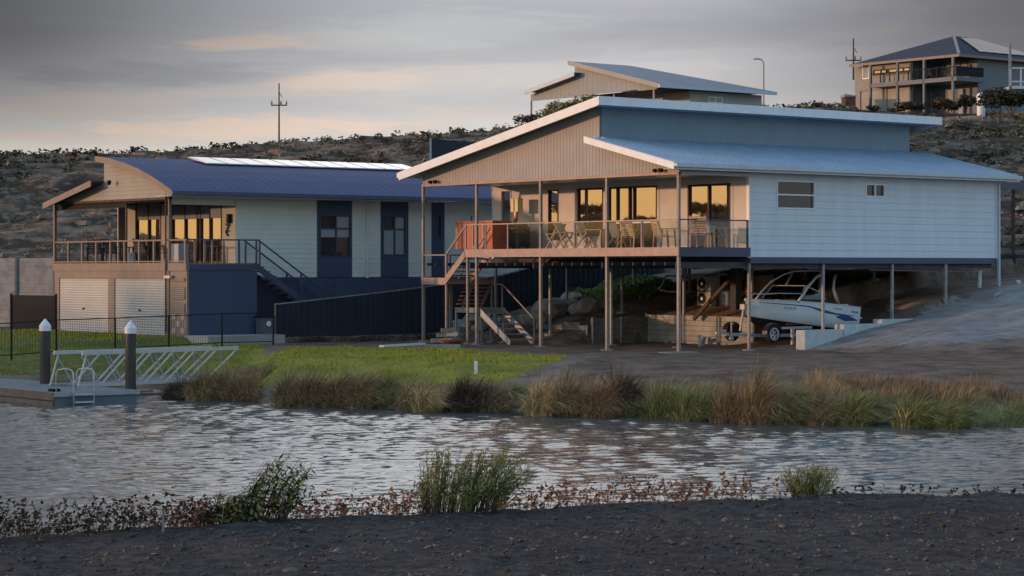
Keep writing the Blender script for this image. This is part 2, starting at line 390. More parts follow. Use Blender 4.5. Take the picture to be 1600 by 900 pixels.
def zt(X, Y):
    X = np.asarray(X, float); Y = np.asarray(Y, float)
    e = near_edge(X)
    zn = .2+1.2*sm((17-Y)/15)+.10*fbm(X*.7, Y*.7, 4, 5)+.07*fbm(X*3, Y*3, 3, 9)*2
    zn = zn-2.2*sm((Y-e-.1)/3.4)
    sh = shore(X)+.8*fbm(X*.35, Y*.1, 3, 21)*2
    d = Y-sh
    zb = np.where(d < 0, WZ+d*.25, WZ+1.0*np.interp(d, [0, .4, 8, 11], [0, .12, .93, 1.0])); zb = np.maximum(zb, -2.0)
    Ls = lot(X, Y)
    zf = zb+Ls*sm((d-3)/6)+.05*fbm(X*.9, Y*.9, 4, 3)*2*sm(d/3)
    px = 800+FPX*X/np.maximum(Y, 1)
    rp = np.interp(px, RID_P, RID_Y)
    Y0 = np.interp(X, [-30, 4, 19, 40], [113, 113, 104, 98])
    Y1 = np.interp(px, [1130, 1260], [152, 240])
    zr = CZ+(HOR-rp)/FPX*Y1
    s = np.clip((Y-Y0)/(Y1-Y0), 0, 1)
    zh = 3.0+(zr-3.0)*s**.85
    zh = zh*sm((Y-(Y0-11))/11)
    rock = fbm(X*.16, Y*.22+X*.03, 5, 31); rg = np.abs(fbm(X*.3, Y*.4, 4, 44))
    zh = zh+(rock*2.6-rg*1.4)*sm((Y-Y0)/12)*sm((Y1+2-Y)/14)
    hm = sm((Y-(Y0-11))/9)
    zf = np.where(hm > 0, np.maximum(zf, zh*hm), zf)
    # the ridge on the sunset side of the river, outside the picture
    rh = np.interp(Y, [-80, 20, 60, 78, 83, 88, 95, 120, 200], [6, 9, 10.8, 10.2, 8.6, 7.3, 6.3, 5.4, 5])+.6*fbm(Y*.12, X*.02, 4, 77)*2
    rz = rh*np.exp(-((X+128)/26.0)**2)-1.3*(1-np.exp(-((X+128)/26.0)**2))
    zz = np.where(Y < e+20, np.maximum(zn, -2.0), zf)
    zz = np.where((Y > e+8) & (Y < shore(X)-4), np.minimum(zz, -1.7), zz)
    zz = np.where(X < -75, np.maximum(zz, rz), zz)
    return zz
def gz(X, Y): return float(zt(np.array([X]), np.array([Y]))[0])
def axis(segs):
    out = []
    for a, b, s_ in segs: out += list(np.arange(a, b, s_))
    return np.array(out+[segs[-1][1]])
XS = axis([(-420, -160, 20), (-160, -90, 4), (-90, -50, 5), (-50, -27, 1.2), (-27, 27, .3), (27, 62, 1.0), (62, 150, 6), (150, 420, 20)])
YS = axis([(-120, 0, 8), (0, 18, 1), (18, 31, .16), (31, 54, 1.2), (54, 104, .32), (104, 165, .7), (165, 262, 1.8), (262, 900, 30)])
gx, gy = np.meshgrid(XS, YS)
gzv = zt(gx, gy)
nx, ny = len(XS), len(YS)
gv = np.stack([gx, gy, gzv], -1).reshape(-1, 3)
ii, jj = np.meshgrid(np.arange(nx-1), np.arange(ny-1)); a0 = (jj*nx+ii).ravel()
gf = np.stack([a0, a0+1, a0+nx+1, a0+nx], 1)
def gridmesh(name, v, f, m, smooth=True):
    me = bpy.data.meshes.new(name); me.vertices.add(len(v)); me.vertices.foreach_set('co', v.astype(np.float32).ravel())
    me.loops.add(len(f)*4); me.loops.foreach_set('vertex_index', f.astype(np.int32).ravel())
    me.polygons.add(len(f)); me.polygons.foreach_set('loop_start', np.arange(0, len(f)*4, 4, dtype=np.int32))
    me.update(calc_edges=True); me.polygons.foreach_set('use_smooth', np.full(len(f), smooth))
    me.materials.append(m); o = bpy.data.objects.new(name, me); COL.objects.link(o); return o
def inpoly(X, Y, P):
    r = np.zeros(X.shape, bool); n = len(P)
    for i in range(n):
        x1, y1 = P[i]; x2, y2 = P[(i+1) % n]
        c = ((y1 > Y) != (y2 > Y)) & (X < (x2-x1)*(Y-y1)/(y2-y1+1e-9)+x1); r ^= c
    return r
# ground material
gm = bpy.data.materials.new('ground_earth'); gm.use_nodes = True; h = N(gm.node_tree); b = gm.node_tree.nodes['Principled BSDF']
pos = h.new('ShaderNodeNewGeometry').outputs['Position']; sp = h.new('ShaderNodeSeparateXYZ'); gm.node_tree.links.new(pos, sp.inputs[0])
at_ = h.new('ShaderNodeAttribute', attribute_name='zone'); sz = h.new('ShaderNodeSeparateColor'); gm.node_tree.links.new(at_.outputs['Color'], sz.inputs[0])
hill_, near_, dirt_ = sz.outputs
nA = h.noise(pos, .9, 8, .62); nB = h.noise(pos, 6, 6, .6)
dirtc = h.mix(h.mr(nA, .35, .65), (.115, .08, .058), (.22, .165, .125))
dirtc = h.mix(h.mr(nB, .55, .72, 0, .5), dirtc, (.32, .28, .25))
bankc = h.mix(h.mr(nB, .3, .7), (.030, .026, .025), (.085, .073, .067))
nL = h.noise(h.mapv(pos, (1, .6, 1), (0, 0, .35)), .35, 4, .6)
bankc = h.mix(h.mr(nL, .42, .62, 0, .8), bankc, h.mix(h.mr(nB, .3, .7), (.05, .042, .038), (.12, .10, .088)))
hv = h.mapv(pos, (.55, .35, 1.5), (0, 0, .2))
nH = h.noise(hv, .55, 9, .68, .6); nH2 = h.noise(pos, 1.6, 6, .65)
hillc = h.mix(h.mr(h.m('ADD', h.m('MULTIPLY', nH, .65), h.m('MULTIPLY', nH2, .35)), .46, .60), (.055, .041, .029), (.26, .20, .145))
hillc = h.mix(h.mr(nA, .5, .68, 0, .6), hillc, (.13, .092, .064))
c = h.mix(hill_, dirtc, hillc); c = h.mix(near_, c, bankc)
gm.node_tree.links.new(c, b.inputs['Base Color']); b.inputs['Roughness'].default_value = .95; b.inputs['Specular IOR Level'].default_value = .2
bn = h.new('ShaderNodeBump'); bn.inputs['Strength'].default_value = .9; bn.inputs['Distance'].default_value = .12
gm.node_tree.links.new(h.m('ADD', nB, h.m('MULTIPLY', nH2, 1.2)), bn.inputs['Height']); gm.node_tree.links.new(bn.outputs[0], b.inputs['Normal'])
ground = tag(gridmesh('ground', gv, gf, gm), kind='structure')
Y0g = np.interp(gx, [-30, 4, 19, 40], [113, 113, 104, 98])
zone = np.zeros((ny, nx, 4)); zone[..., 0] = sm((gy-Y0g+9)/6); zone[..., 0] = np.maximum(zone[..., 0], gx < -80); zone[..., 1] = gy < 45; zone[..., 3] = 1
ca = ground.data.color_attributes.new('zone', 'FLOAT_COLOR', 'POINT'); ca.data.foreach_set('color', zone.reshape(-1).astype(np.float32))
def sheet(name, mask, m, lift):
    X, Y = gx.ravel(), gy.ravel(); near = (Y > 56) & (Y < 130) & (np.abs(X) < 60); fd = np.zeros(len(X))
    for k in range(13):
        r_ = 0 if k == 0 else (.35 if k < 7 else .8); a = k*1.0472; fd[near] += mask(X[near]+r_*cos(a), Y[near]+1.6*r_*sin(a))/13.
    k = (fd[gf] > .01).any(1); f = gf[k]; u, inv = np.unique(f, return_inverse=True)
    v = gv[u].copy(); v[:, 2] += lift; o = gridmesh(name, v, inv.reshape(-1, 4), m)
    c4 = np.ones((len(u), 4)); c4[:, 0] = fd[u]; ca = o.data.color_attributes.new('fade', 'FLOAT_COLOR', 'POINT'); ca.data.foreach_set('color', c4.reshape(-1).astype(np.float32))
    return tag(o, kind='structure')
def fade_to_dirt(mat, col):                          # worn edge where the surface gives way to bare earth
    h = N(mat.node_tree); pos = h.new('ShaderNodeNewGeometry').outputs['Position']; a = h.new('ShaderNodeAttribute', attribute_name='fade')
    sc_ = h.new('ShaderNodeSeparateColor'); mat.node_tree.links.new(a.outputs['Color'], sc_.inputs[0])
    nA = h.noise(pos, .9, 8, .62); nB = h.noise(pos, 6, 6, .6); d = h.mix(h.mr(nA, .35, .65), (.115, .08, .058), (.22, .165, .125)); d = h.mix(h.mr(nB, .55, .72, 0, .5), d, (.32, .28, .25))
    f = h.m('ADD', sc_.outputs[0], h.m('MULTIPLY', h.m('SUBTRACT', h.noise(pos, 2.2, 6, .7), .5), 1.3))
    return h.mix(h.mr(f, .35, .65), d, col)
LAWN = [(-8.0, 70.5), (-9.5, 79), gp(430, 546), gp(500, 542), gp(640, 543), gp(760, 549), gp(893, 558), gp(840, 570), gp(740, 577), (-2.5, 67.5), (-6.5, 69.3)]
LAWN2 = [(-28, 77), (-13.0, 79), (-9.6, 79.0), (-9.3, 86), (-10.3, 89.5), (-14.6, 90.2), (-21.5, 99), (-40, 101)]
def lawn_mask(X, Y): 
    jx = X+.5*fbm(X*.8, Y*.8, 3, 61); jy = Y+.8*fbm(X*.7, Y*.7, 3, 62)
    return inpoly(jx, jy, LAWN) | inpoly(jx, jy, LAWN2)
lm = bpy.data.materials.new('lawn_turf'); lm.use_nodes = True; h = N(lm.node_tree); b = lm.node_tree.nodes['Principled BSDF']
pos = h.new('ShaderNodeNewGeometry').outputs['Position']
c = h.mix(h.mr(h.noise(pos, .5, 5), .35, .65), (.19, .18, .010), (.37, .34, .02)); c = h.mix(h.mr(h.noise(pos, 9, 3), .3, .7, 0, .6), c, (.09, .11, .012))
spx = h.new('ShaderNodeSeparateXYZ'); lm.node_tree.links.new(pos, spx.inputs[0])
c = h.mix(h.mr(h.m('ADD', spx.outputs[0], h.m('MULTIPLY', h.noise(pos, .4, 4), 4.0)), -12., -6., .75, 0.), c, (.07, .085, .02)); c = h.mix(h.mr(h.noise(pos, 1.1, 4, .7), .60, .72, 0, .5), c, (.24, .19, .09))  # turf colour darkened towards the left, standing for shade on that lawn
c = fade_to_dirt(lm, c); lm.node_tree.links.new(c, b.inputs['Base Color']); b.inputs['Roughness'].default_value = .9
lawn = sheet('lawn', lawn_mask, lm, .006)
def drive_mask(X, Y):
    v, u = F1.loc(X, Y); j = 1.0*fbm(X*.6, Y*.6, 3, 71)
    return (u < -.05) & (u > -5.2-.18*(v-6)+j*2) & (v > 5.6+.8*(-u)*.6+j) & (v < 40)
dm = pmat('gravel', (.24, .235, .225), .95, .22, 1.4, .8, 14)
h = N(dm.node_tree); b = dm.node_tree.nodes['Principled BSDF']; c = b.inputs['Base Color'].links[0].from_socket; pos = h.new('ShaderNodeNewGeometry').outputs['Position']
tk = h.noise(h.mapv(h.mapv(pos, rot=(0, 0, -TH)), (.10, 1.5, .2)), 1.6, 5, .6); c = h.mix(h.mr(tk, .50, .66, 0, .7), c, (.34, .34, .33)); c = h.mix(h.mr(h.noise(pos, .5, 5, .6), .5, .7, 0, .6), c, (.15, .145, .14))
dm.node_tree.links.new(fade_to_dirt(dm, c), b.inputs['Base Color'])
sheet('driveway', drive_mask, dm, .006)
# water, one sheet with real ripples
wx = axis([(-400, -60, 20), (-60, -22, 1.2), (-22, 22, .13), (22, 60, 1.2), (60, 400, 20)])
wy = axis([(4, 26, 2), (26, 80, .11), (80, 84, 1)])
WX, WY = np.meshgrid(wx, wy); WZv = np.full(WX.shape, WZ)
q = np.random.default_rng(5)
amp = np.exp(-np.maximum(np.abs(WX)-20, 0)/2)
for i in range(46):
    L = 10**q.uniform(math.log10(.38), math.log10(1.9)); a = q.normal(-1.4, .5); ph = q.uniform(0, 6.28)
    kx, ky = 2*pi/L*cos(a), 2*pi/L*sin(a)
    s_ = np.sin(kx*WX+ky*WY+ph+.8*np.sin(WX*.21+i))
    WZv += amp*.0031*L**.72*(1-2*np.abs(s_)**.8)*(0.45+1.1*vnoise(WX*.11+i, WY*.22, i))
wm = bpy.data.materials.new('river_water'); wm.use_nodes = True; h = N(wm.node_tree); b = wm.node_tree.nodes['Principled BSDF']
b.inputs['Base Color'].default_value = (.12, .122, .12, 1); b.inputs['Roughness'].default_value = .05; b.inputs['IOR'].default_value = 1.4; b.inputs['Specular IOR Level'].default_value = .95
pos = h.new('ShaderNodeNewGeometry').outputs['Position']
bn = h.new('ShaderNodeBump'); bn.inputs['Strength'].default_value = .38; bn.inputs['Distance'].default_value = .04
wm.node_tree.links.new(h.noise(h.mapv(pos, (1, 1.3, 1)), 3.6, 3, .55), bn.inputs['Height']); wm.node_tree.links.new(bn.outputs[0], b.inputs['Normal'])
wv = np.stack([WX, WY, WZv], -1).reshape(-1, 3); ii, jj = np.meshgrid(np.arange(len(wx)-1), np.arange(len(wy)-1)); a0 = (jj*len(wx)+ii).ravel()
tag(gridmesh('water', wv, np.stack([a0, a0+1, a0+len(wx)+1, a0+len(wx)], 1), wm), kind='structure')
# ------------------------------------------------------------------ wall builders
def PX(plane=0.0): return lambda a, d, z: (plane-d, a, z)       # front walls: run along local y, look to -x
def PY(plane=0.0): return lambda a, d, z: (a, plane-d, z)       # side walls: run along local x, look to -y
def fh(f, a0, a1, d0, d1, z0, z1): # hexa helper in wall space
    return [f(a0, d0, z0), f(a1, d0, z0), f(a1, d1, z0), f(a0, d1, z0), f(a0, d0, z1), f(a1, d0, z1), f(a1, d1, z1), f(a0, d1, z1)]
def wbox(mb, f, a0, a1, d0, d1, z0, z1): return mb.hexa(fh(f, a0, a1, d0, d1, z0, z1))
def boards(mb, f, lo, hi, z0, z1, pitch=.24, lap=.022, thick=.1, openings=()):
    lo_ = lo if callable(lo) else (lambda z: lo); hi_ = hi if callable(hi) else (lambda z: hi)
    cuts = sorted(set([z0, z1]+[z0+i*pitch for i in range(int((z1-z0)/pitch)+1)]+[q for o in openings for q in (o[2], o[3]) if z0 < q < z1]))
    cuts = [c for i, c in enumerate(cuts) if i == 0 or c-cuts[i-1] > 1e-4]
    for i in range(len(cuts)-1):
        a, b = cuts[i], cuts[i+1]; zm = (a+b)/2; k = math.floor((zm-z0)/pitch)*pitch+z0
        da = lap*(1-(a-k)/pitch); db = lap*(1-(b-k)/pitch)
        iv = [(None, None)]; cs = sorted([o for o in openings if o[2] <= zm <= o[3]])
        ed = [None]
        for o in cs: ed += [o[0], o[1]]
        ed.append(None)
        for j in range(0, len(ed), 2):
            l, r = ed[j], ed[j+1]
            la, lb = (lo_(a), lo_(b)) if l is None else (l, l); ra, rb = (hi_(a), hi_(b)) if r is None else (r, r)
            if ra-la < .005 and rb-lb < .005: continue
            mb.hexa([f(la, da, a), f(ra, da, a), f(ra, -thick, a), f(la, -thick, a), f(lb, db, b), f(rb, db, b), f(rb, -thick, b), f(lb, -thick, b)])
    return mb
def vboards(mb, f, lo, hi, zb, zf, pitch=.15, thick=.1, rd=.009):         # upright cladding under a sloping top
    n = max(1, round((hi-lo)/pitch)); p = (hi-lo)/n
    for i in range(n):
        a, b = lo+i*p, lo+(i+1)*p; e = .012; z0a = zb(a) if callable(zb) else zb; z0b = zb(b) if callable(zb) else zb
        mb.hexa([f(a, 0, z0a), f(b, 0, z0b), f(b, -thick, z0b), f(a, -thick, z0a), f(a, 0, zf(a)), f(b, 0, zf(b)), f(b, -thick, zf(b)), f(a, -thick, zf(a))])
        a2, b2 = a+p*.16, b-p*.16
        mb.hexa([f(a2, rd, z0a), f(b2, rd, z0b), f(b2, .001, z0b), f(a2, .001, z0a), f(a2+e, rd, zf(a2)), f(b2-e, rd, zf(b2)), f(b2, .001, zf(b2)), f(a2, .001, zf(a2))])
    return mb
def window(parent, f, a0, a1, z0, z1, fm, gmat, vs=(), hs=(), w=.05, rec=.06, name='window', proud=.03, blinds=(), turn=0):
    mb = MB(); d0, d1 = proud, -rec-.03
    wbox(mb, f, a0, a0+w, d0, d1, z0, z1); wbox(mb, f, a1-w, a1, d0, d1, z0, z1)
    wbox(mb, f, a0+w, a1-w, d0, d1, z0, z0+w); wbox(mb, f, a0+w, a1-w, d0, d1, z1-w, z1)
    for v in vs: wbox(mb, f, v-w*.5, v+w*.5, d0-.01, d1, z0+w, z1-w)
    for q in hs: wbox(mb, f, a0+w, a1-w, d0-.015, d1, q-w*.45, q+w*.45)
    o = mb.build(name, fm, parent)
    ed = [a0+w*.6]+sorted(vs)+[a1-w*.6] if turn else [a0+w*.6, a1-w*.6]
    for l, r in zip(ed[:-1], ed[1:]):                # a pane can be turned to mirror the sunset glow (turn = tangent of its angle)
        k = -rec-turn*(r-l); MB().hexa([f(l, k, z0+w*.6), f(r, -rec, z0+w*.6), f(r, -rec-.012, z0+w*.6), f(l, k-.012, z0+w*.6), f(l, k, z1-w*.6), f(r, -rec, z1-w*.6), f(r, -rec-.012, z1-w*.6), f(l, k-.012, z1-w*.6)]).build('pane', gmat, o)
    for (b0, b1, c0, c1) in blinds:
        wbox(MB(), f, b0, b1, -rec+.012, -rec+.004, c0, c1).build('blind', M['curtain'], o)
    return o
def slope_sheet(mb, x0, x1, prof, th=.05, rib=.0, pitch=.3, rw=.05):  # profile (y,z) extruded along x, with ribs down the slope
    for (ya, za), (yb, zb) in zip(prof[:-1], prof[1:]):
        mb.hexa([(x0, ya, za-th), (x1, ya, za-th), (x1, yb, zb-th), (x0, yb, zb-th), (x0, ya, za), (x1, ya, za), (x1, yb, zb), (x0, yb, zb)])
    if rib:
        n = int((x1-x0)/pitch)
        for i in range(n+1):
            x = x0+.02+i*(x1-x0-.04-rw)/n
            for (ya, za), (yb, zb) in zip(prof[:-1], prof[1:]):
                mb.hexa([(x, ya, za+.001), (x+rw, ya, za+.001), (x+rw, yb, zb+.001), (x, yb, zb+.001), (x+.012, ya, za+rib), (x+rw-.012, ya, za+rib), (x+rw-.012, yb, zb+rib), (x+.012, yb, zb+rib)])
    return mb
def rake(mb, x0, x1, prof, h, lift=.02):                        # fascia board following a roof profile at a gable end
    for (ya, za), (yb, zb) in zip(prof[:-1], prof[1:]):
        mb.hexa([(x0, ya, za+lift-h), (x1, ya, za+lift-h), (x1, yb, zb+lift-h), (x0, yb, zb+lift-h), (x0, ya, za+lift), (x1, ya, za+lift), (x1, yb, zb+lift), (x0, yb, zb+lift)])
    return mb

# ================================================================== MAIN STILTED HOUSE
DZ = 3.76                                            # deck level
H1 = thing('stilt_house', 'pale blue weatherboard house raised on steel stilts with a split skillion roof and long deck', 'house', (F1.ox, F1.oy, 0), TH)
LX, LYW = 17.2, 15.4; WX0 = 3.5                      # side length, width, verandah depth
# roofs: the high one falls to the left eave, the low one to the right eave
UP = [(3.5, 9.28), (16.1, 6.93)]
def upz(y): return 9.28-(y-3.5)*(9.28-6.93)/(16.1-3.5)
LO = [(-.62, 6.72), (4.3, 7.86)]
def loz(y): return 6.72+(y+.62)*(7.86-6.72)/4.92
r = slope_sheet(MB(), -.75, 17.9, UP, .05, .035, .38).build('upper_roof', M['roof_l'], H1)
rake(MB(), -.79, -.751, UP, .33).build('rake_fascia', M['fascia'], r)
rake(MB(), 17.901, 17.94, UP, .30).build('rake_fascia', M['fascia'], r)
MB().box(-.79, 17.94, 3.44, 3.497, 8.99, 9.31).build('ridge_fascia', M['fascia'], r)
MB().box(-.79, 17.94, 16.1, 16.22, 6.72, 6.93).build('gutter', M['fascia'], r)
sf = MB(); slope_sheet(sf, -.75, -.11, [(3.55, upz(3.55)-.13), (15.5, upz(15.5)-.13)], .012); slope_sheet(sf, -.75, 17.9, [(3.5, upz(3.5)-.14), (4.28, upz(4.28)-.14)], .012); sf.build('soffit', M['gutter'], r)
r = slope_sheet(MB(), -.75, 17.9, LO, .05, .04, .38).build('lower_roof', M['roof_l'], H1)
rake(MB(), -.79, -.751, LO, .24).build('rake_fascia', M['fascia'], r)
rake(MB(), 17.901, 17.94, LO, .24).build('rake_fascia', M['fascia'], r)
gmb = MB(); gmb.box(-.79, 17.94, -.76, -.62, 6.60, 6.71); gmb.box(-.79, 17.94, -.78, -.76, 6.58, 6.72); gmb.build('gutter', M['gutter'], r)
MB().box(-.75, 17.94, -.619, -.59, 6.50, 6.66).build('eave_fascia', M['fascia'], r)
MB().box(-.75, 17.9, -.588, -.02, 6.515, 6.53).build('soffit', M['gutter'], r)
# clerestory, gable and walls
boards(MB(), PY(4.3), .0, 16.9, 7.80, 9.13, 1.4, .0, .1).build('clerestory_wall', M['clere'], H1)
g1 = MB(); vboards(g1, PX(0), 4.3, 15.5, 6.46, lambda y: upz(y)-.14, .19); vboards(g1, PX(0), 0.02, 4.3, 6.46, lambda y: loz(y)-.06, .19)
g1.build('gable_wall', M['gable'], H1)
MB().box(-.03, .12, -.03, 15.55, 6.36, 6.455).build('gable_beam', M['brown'], H1)
MB().box(.0, 3.5, -.03, .09, 6.36, 6.5).build('gable_beam', M['gutter'], H1)
MB().box(.13, 3.45, .1, 15.4, 6.44, 6.455).build('verandah_ceiling', M['gutter'], H1)
sx = lambda p: F1.x(p, 0)
WA = (sx(1213), sx(1273.5), F1.z(327, sx(1240), 0), F1.z(282, sx(1240), 0)); WB = (sx(1352), sx(1383), F1.z(308.5, sx(1368), 0), F1.z(287, sx(1368), 0))
boards(MB(), PY(0), 3.5, LX, 3.43, 6.51, .262, .016, .12, [WA, WB]).build('side_wall', M['board'], H1)
cm = MB(); cm.box(LX-.02, LX+.05, -.05, .02, 3.4, 6.5); cm.box(3.43, 3.497, -.05, .1, 3.4, 6.44); cm.build('corner_trim', M['fascia'], H1)
window(H1, PY(0), *WA, M['fascia'], M['glass_b'], hs=[(WA[2]+WA[3])/2+.0], w=.06)
window(H1, PY(0), *WB, M['fascia'], M['glass_b'], vs=[(WB[0]+WB[1])/2], w=.06)
boards(MB(), lambda a, d, z: (LX+d, a, z), 0, LYW, 3.43, 6.5, .262, .024, .12).build('rear_wall', M['board'], H1)
boards(MB(), lambda a, d, z: (a, LYW+d, z), WX0, LX, 3.43, 6.7, .262, .024, .12).build('far_wall', M['board'], H1)
fy = lambda p: F1.y(p, WX0)
def fz(py, px): return F1.z(py, WX0, fy(px))
ZT = fz(292, 1000)
def op(p0, p1, zb, ztop): return (fy(p1), fy(p0), zb, ztop)
D1 = op(783, 799, 4.0, fz(297, 790)); D2 = op(857, 872.5, 4.15, fz(297, 865)); D3 = op(902, 943, 4.30, fz(294, 920)); D4 = op(949.5, 1027, DZ+.03, fz(291.5, 985)); D5 = op(1075, 1142, DZ+.03, fz(287.5, 1108))
boards(MB(), PX(WX0), .0, LYW, DZ-.02, 6.44, 3., .0, .12, [D1, D2, D3, D4, D5]).build('verandah_wall', M['verandah'], H1)
window(H1, PX(WX0), *D1, M['verandah'], M['glass_y'], w=.05, turn=.125)
window(H1, PX(WX0), *D2, M['rust'], M['glass_y'], w=.04, turn=.125)
window(H1, PX(WX0), *D3, M['rust'], M['glass_y'], w=.06, turn=.125)
window(H1, PX(WX0), *D4, M['rust'], M['glass_y'], vs=[fy(964), fy(983), fy(990)], w=.06, name='sliding_door', turn=.078)
window(H1, PX(WX0), *D5, M['rust'], M['glass_y'], vs=[fy(1107)], w=.07, name='sliding_door', turn=.078)
for dd in (D3, D4, D5): wbox(MB(), PX(WX0), dd[0]-.12, dd[0]-.0, .02, -.02, dd[2], dd[3]+.05).build('door_trim', M['verandah'], H1)
wbox(MB(), PX(WX0), D4[0], D4[1], .05, .002, 4.76, 4.82).build('chair_rail', M['fascia'], H1)
# deck and floor
dk = MB()
for i in range(24): dk.box(.03+i*.146, .03+i*.146+.14, .03, 12.62, DZ-.035, DZ)
dk.build('deck_boards', M['deckw'], H1)
fb = MB(); fb.box(-.045, .0, -.05, 12.62, DZ-.30, DZ+.012); fb.build('deck_fascia', M['brown'], H1)
MB().box(.0, 3.5, -.05, -.005, DZ-.32, DZ+.012).build('deck_fascia', M['navy'], H1)
MB().box(3.5, LX, -.04, .03, 3.20, 3.425).build('floor_beam', M['navy'], H1)
ub = MB(); ub.box(3.42, LX-.02, .06, LYW-.02, 3.25, 3.42)
for i in range(27): ub.box(.03, LX-.05, .15+i*.58, .20+i*.58, 3.02 if i % 7 == 0 else 3.12, 3.24)
ub.box(.05, 3.4, .05, 12.6, 3.6, 3.72); ub.build('underfloor', M['under'], H1)
# stilts, every one a part
def stilt(x, y, z1, m, w=.10, foot=True, zg=None):
    X, Y = F1.w(x, y); g0 = gz(X, Y) if zg is None else zg
    o = MB().box(x-w/2, x+w/2, y-w/2, y+w/2, g0-.1, z1).build('stilt', m, H1)
    if foot: MB().lathe((x, y, g0-.06), [(.24, 0), (.24, .09), (.2, .1)], 14).build('footing', M['concrete'], o)
for p in (1060.5, 948.5, 845, 745): stilt(.07, F1.y(p, .07), 6.36, M['post'])
stilt(.07, F1.y(661.5, .07), 6.36, M['post'])
MB().box(-.55, .75, -.25, .45, -.02, .045).build('base_slab', M['concrete'], H1)
for x in (3.55, 7.4, 11.2, 14.3):
    for y in (.08, 3.9, 7.8, 11.6, 15.2):
        stilt(x, y, 3.25, M['postg'] if y > .1 or x > 3.6 else M['post'], .09)
stilt(sx(1479), .08, 3.2, M['postg'], .08)
b0 = F1.y(1084, 7.0), F1.y(1141, 7.0)
MB().beam((7.0, b0[0], 1.0), (7.0, b0[1], 2.6), .11, .14).build('brace', M['rust'], H1)
# balustrade
rl = MB(); rl.box(-.01, .06, 0.0, 12.55, DZ+.97, DZ+1.02); rl.build('handrail', M['brown'], H1)
rl = MB(); rl.box(.06, 3.44, .0, .06, DZ+.97, DZ+1.02); rl.box(3.38, 3.44, .0, .06, DZ, DZ+.97); rl.build('handrail', M['navy'], H1)
for p in (995, 1003, 897, 793, 728, 752): pass
for p in (1002, 897, 793, 758, 727.5): MB().box(-.005, .045, F1.y(p, 0)-.03, F1.y(p, 0)+.03, DZ, DZ+.97).build('rail_post', M['post'], H1)
MB().box(-.005, .045, F1.y(1030, 0)-.03, F1.y(1030, 0)+.0, DZ, DZ+.2).build('rail_post', M['post'], H1)
for (a, b_) in ((1063, 1000.5), (999, 951), (946, 898.5), (895, 847), (843, 795)): 
    MB().box(.014, .026, F1.y(a, 0), F1.y(b_, 0), DZ+.06, DZ+.95).build('glass_panel', M['balu'], H1)
MB().box(.12, 3.36, .02, .032, DZ+.06, DZ+.95).build('glass_panel', M['balu'], H1)
# stairs at the left end: down to a landing, back under the deck, a second landing and the last flight
ys = F1.y(728, 0); yl0 = F1.y(697, 0); yl1 = 15.5; ZL = 2.58
st_ = thing('staircase', 'brown steel staircase zigzagging down from the left end of the deck of the stilt house', 'staircase', (F1.ox, F1.oy, 0), TH)
s1 = MB(); hs_ = .29
for xx in (-.045, 1.2):
    s1.hexa([(xx, ys, DZ-.30), (xx+.045, ys, DZ-.30), (xx+.045, yl0, ZL-.20), (xx, yl0, ZL-.20), (xx, ys, DZ+.01), (xx+.045, ys, DZ+.01), (xx+.045, yl0, ZL+.12), (xx, yl0, ZL+.12)])
s1.build('stringer', M['brown'], st_)
for i in range(6):
    y0 = ys+(yl0-ys)*(i+.5)/6.; z0 = DZ+(ZL-DZ)*(i+1)/7.
    MB().box(0.01, 1.19, y0-.13, y0+.13, z0-.045, z0).build('tread', M['wood_d'] if i % 2 else M['post'], st_)
s1 = MB(); s1.box(-.045, 0, yl0, yl1+.05, ZL-.22, ZL+.06); s1.box(2.4, 2.445, yl0, yl1+.05, ZL-.22, ZL+.0); s1.box(0, 2.4, yl0, yl0+.045, ZL-.2, ZL-.05); s1.box(0, 2.4, yl1, yl1+.05, ZL-.2, ZL); s1.build('landing_frame', M['brown'], st_)
s1 = MB()
for i in range(16): s1.box(.01+i*.149, .01+i*.149+.14, yl0+.05, yl1, ZL-.04, ZL)
s1.build('landing', M['deckw'], st_)
def pst(x, y, z0, z1, m=M['post'], w=.08):
    X, Y = F1.w(x, y); zz = gz(X, Y)-.1 if z0 is None else z0
    o = MB().box(x-w/2, x+w/2, y-w/2, y+w/2, zz, z1).build('post', m, st_)
    if z0 is None: MB().box(x-.17, x+.17, y-.17, y+.17, zz-.02, zz+.15).build('footing', M['concrete'], o)
pst(0.02, F1.y(697, 0), None, ZL+1.0); pst(1.15, F1.y(703, 1.15), None, ZL+1.0, w=.07); pst(.04, F1.y(728, 0)-.06, None, DZ-.3) ; pst(1.4, yl1-.1, None, ZL, w=.07); pst(2.4, yl0+.1, None, ZL, w=.07)
hr = MB(); hr.beam((.02, ys, DZ+.99), (.02, yl0, ZL+1.02), .05, .07); hr.beam((.02, yl0, ZL+.98), (.02, yl1-.05, ZL+.98), .05, .05); hr.beam((1.22, ys, DZ+.9), (1.22, yl0, ZL+.85), .045, .05)
hr.beam((.02, yl1, ZL+.98), (2.4, yl1, ZL+.98), .05, .05); hr.build('handrail', M['post'], st_)
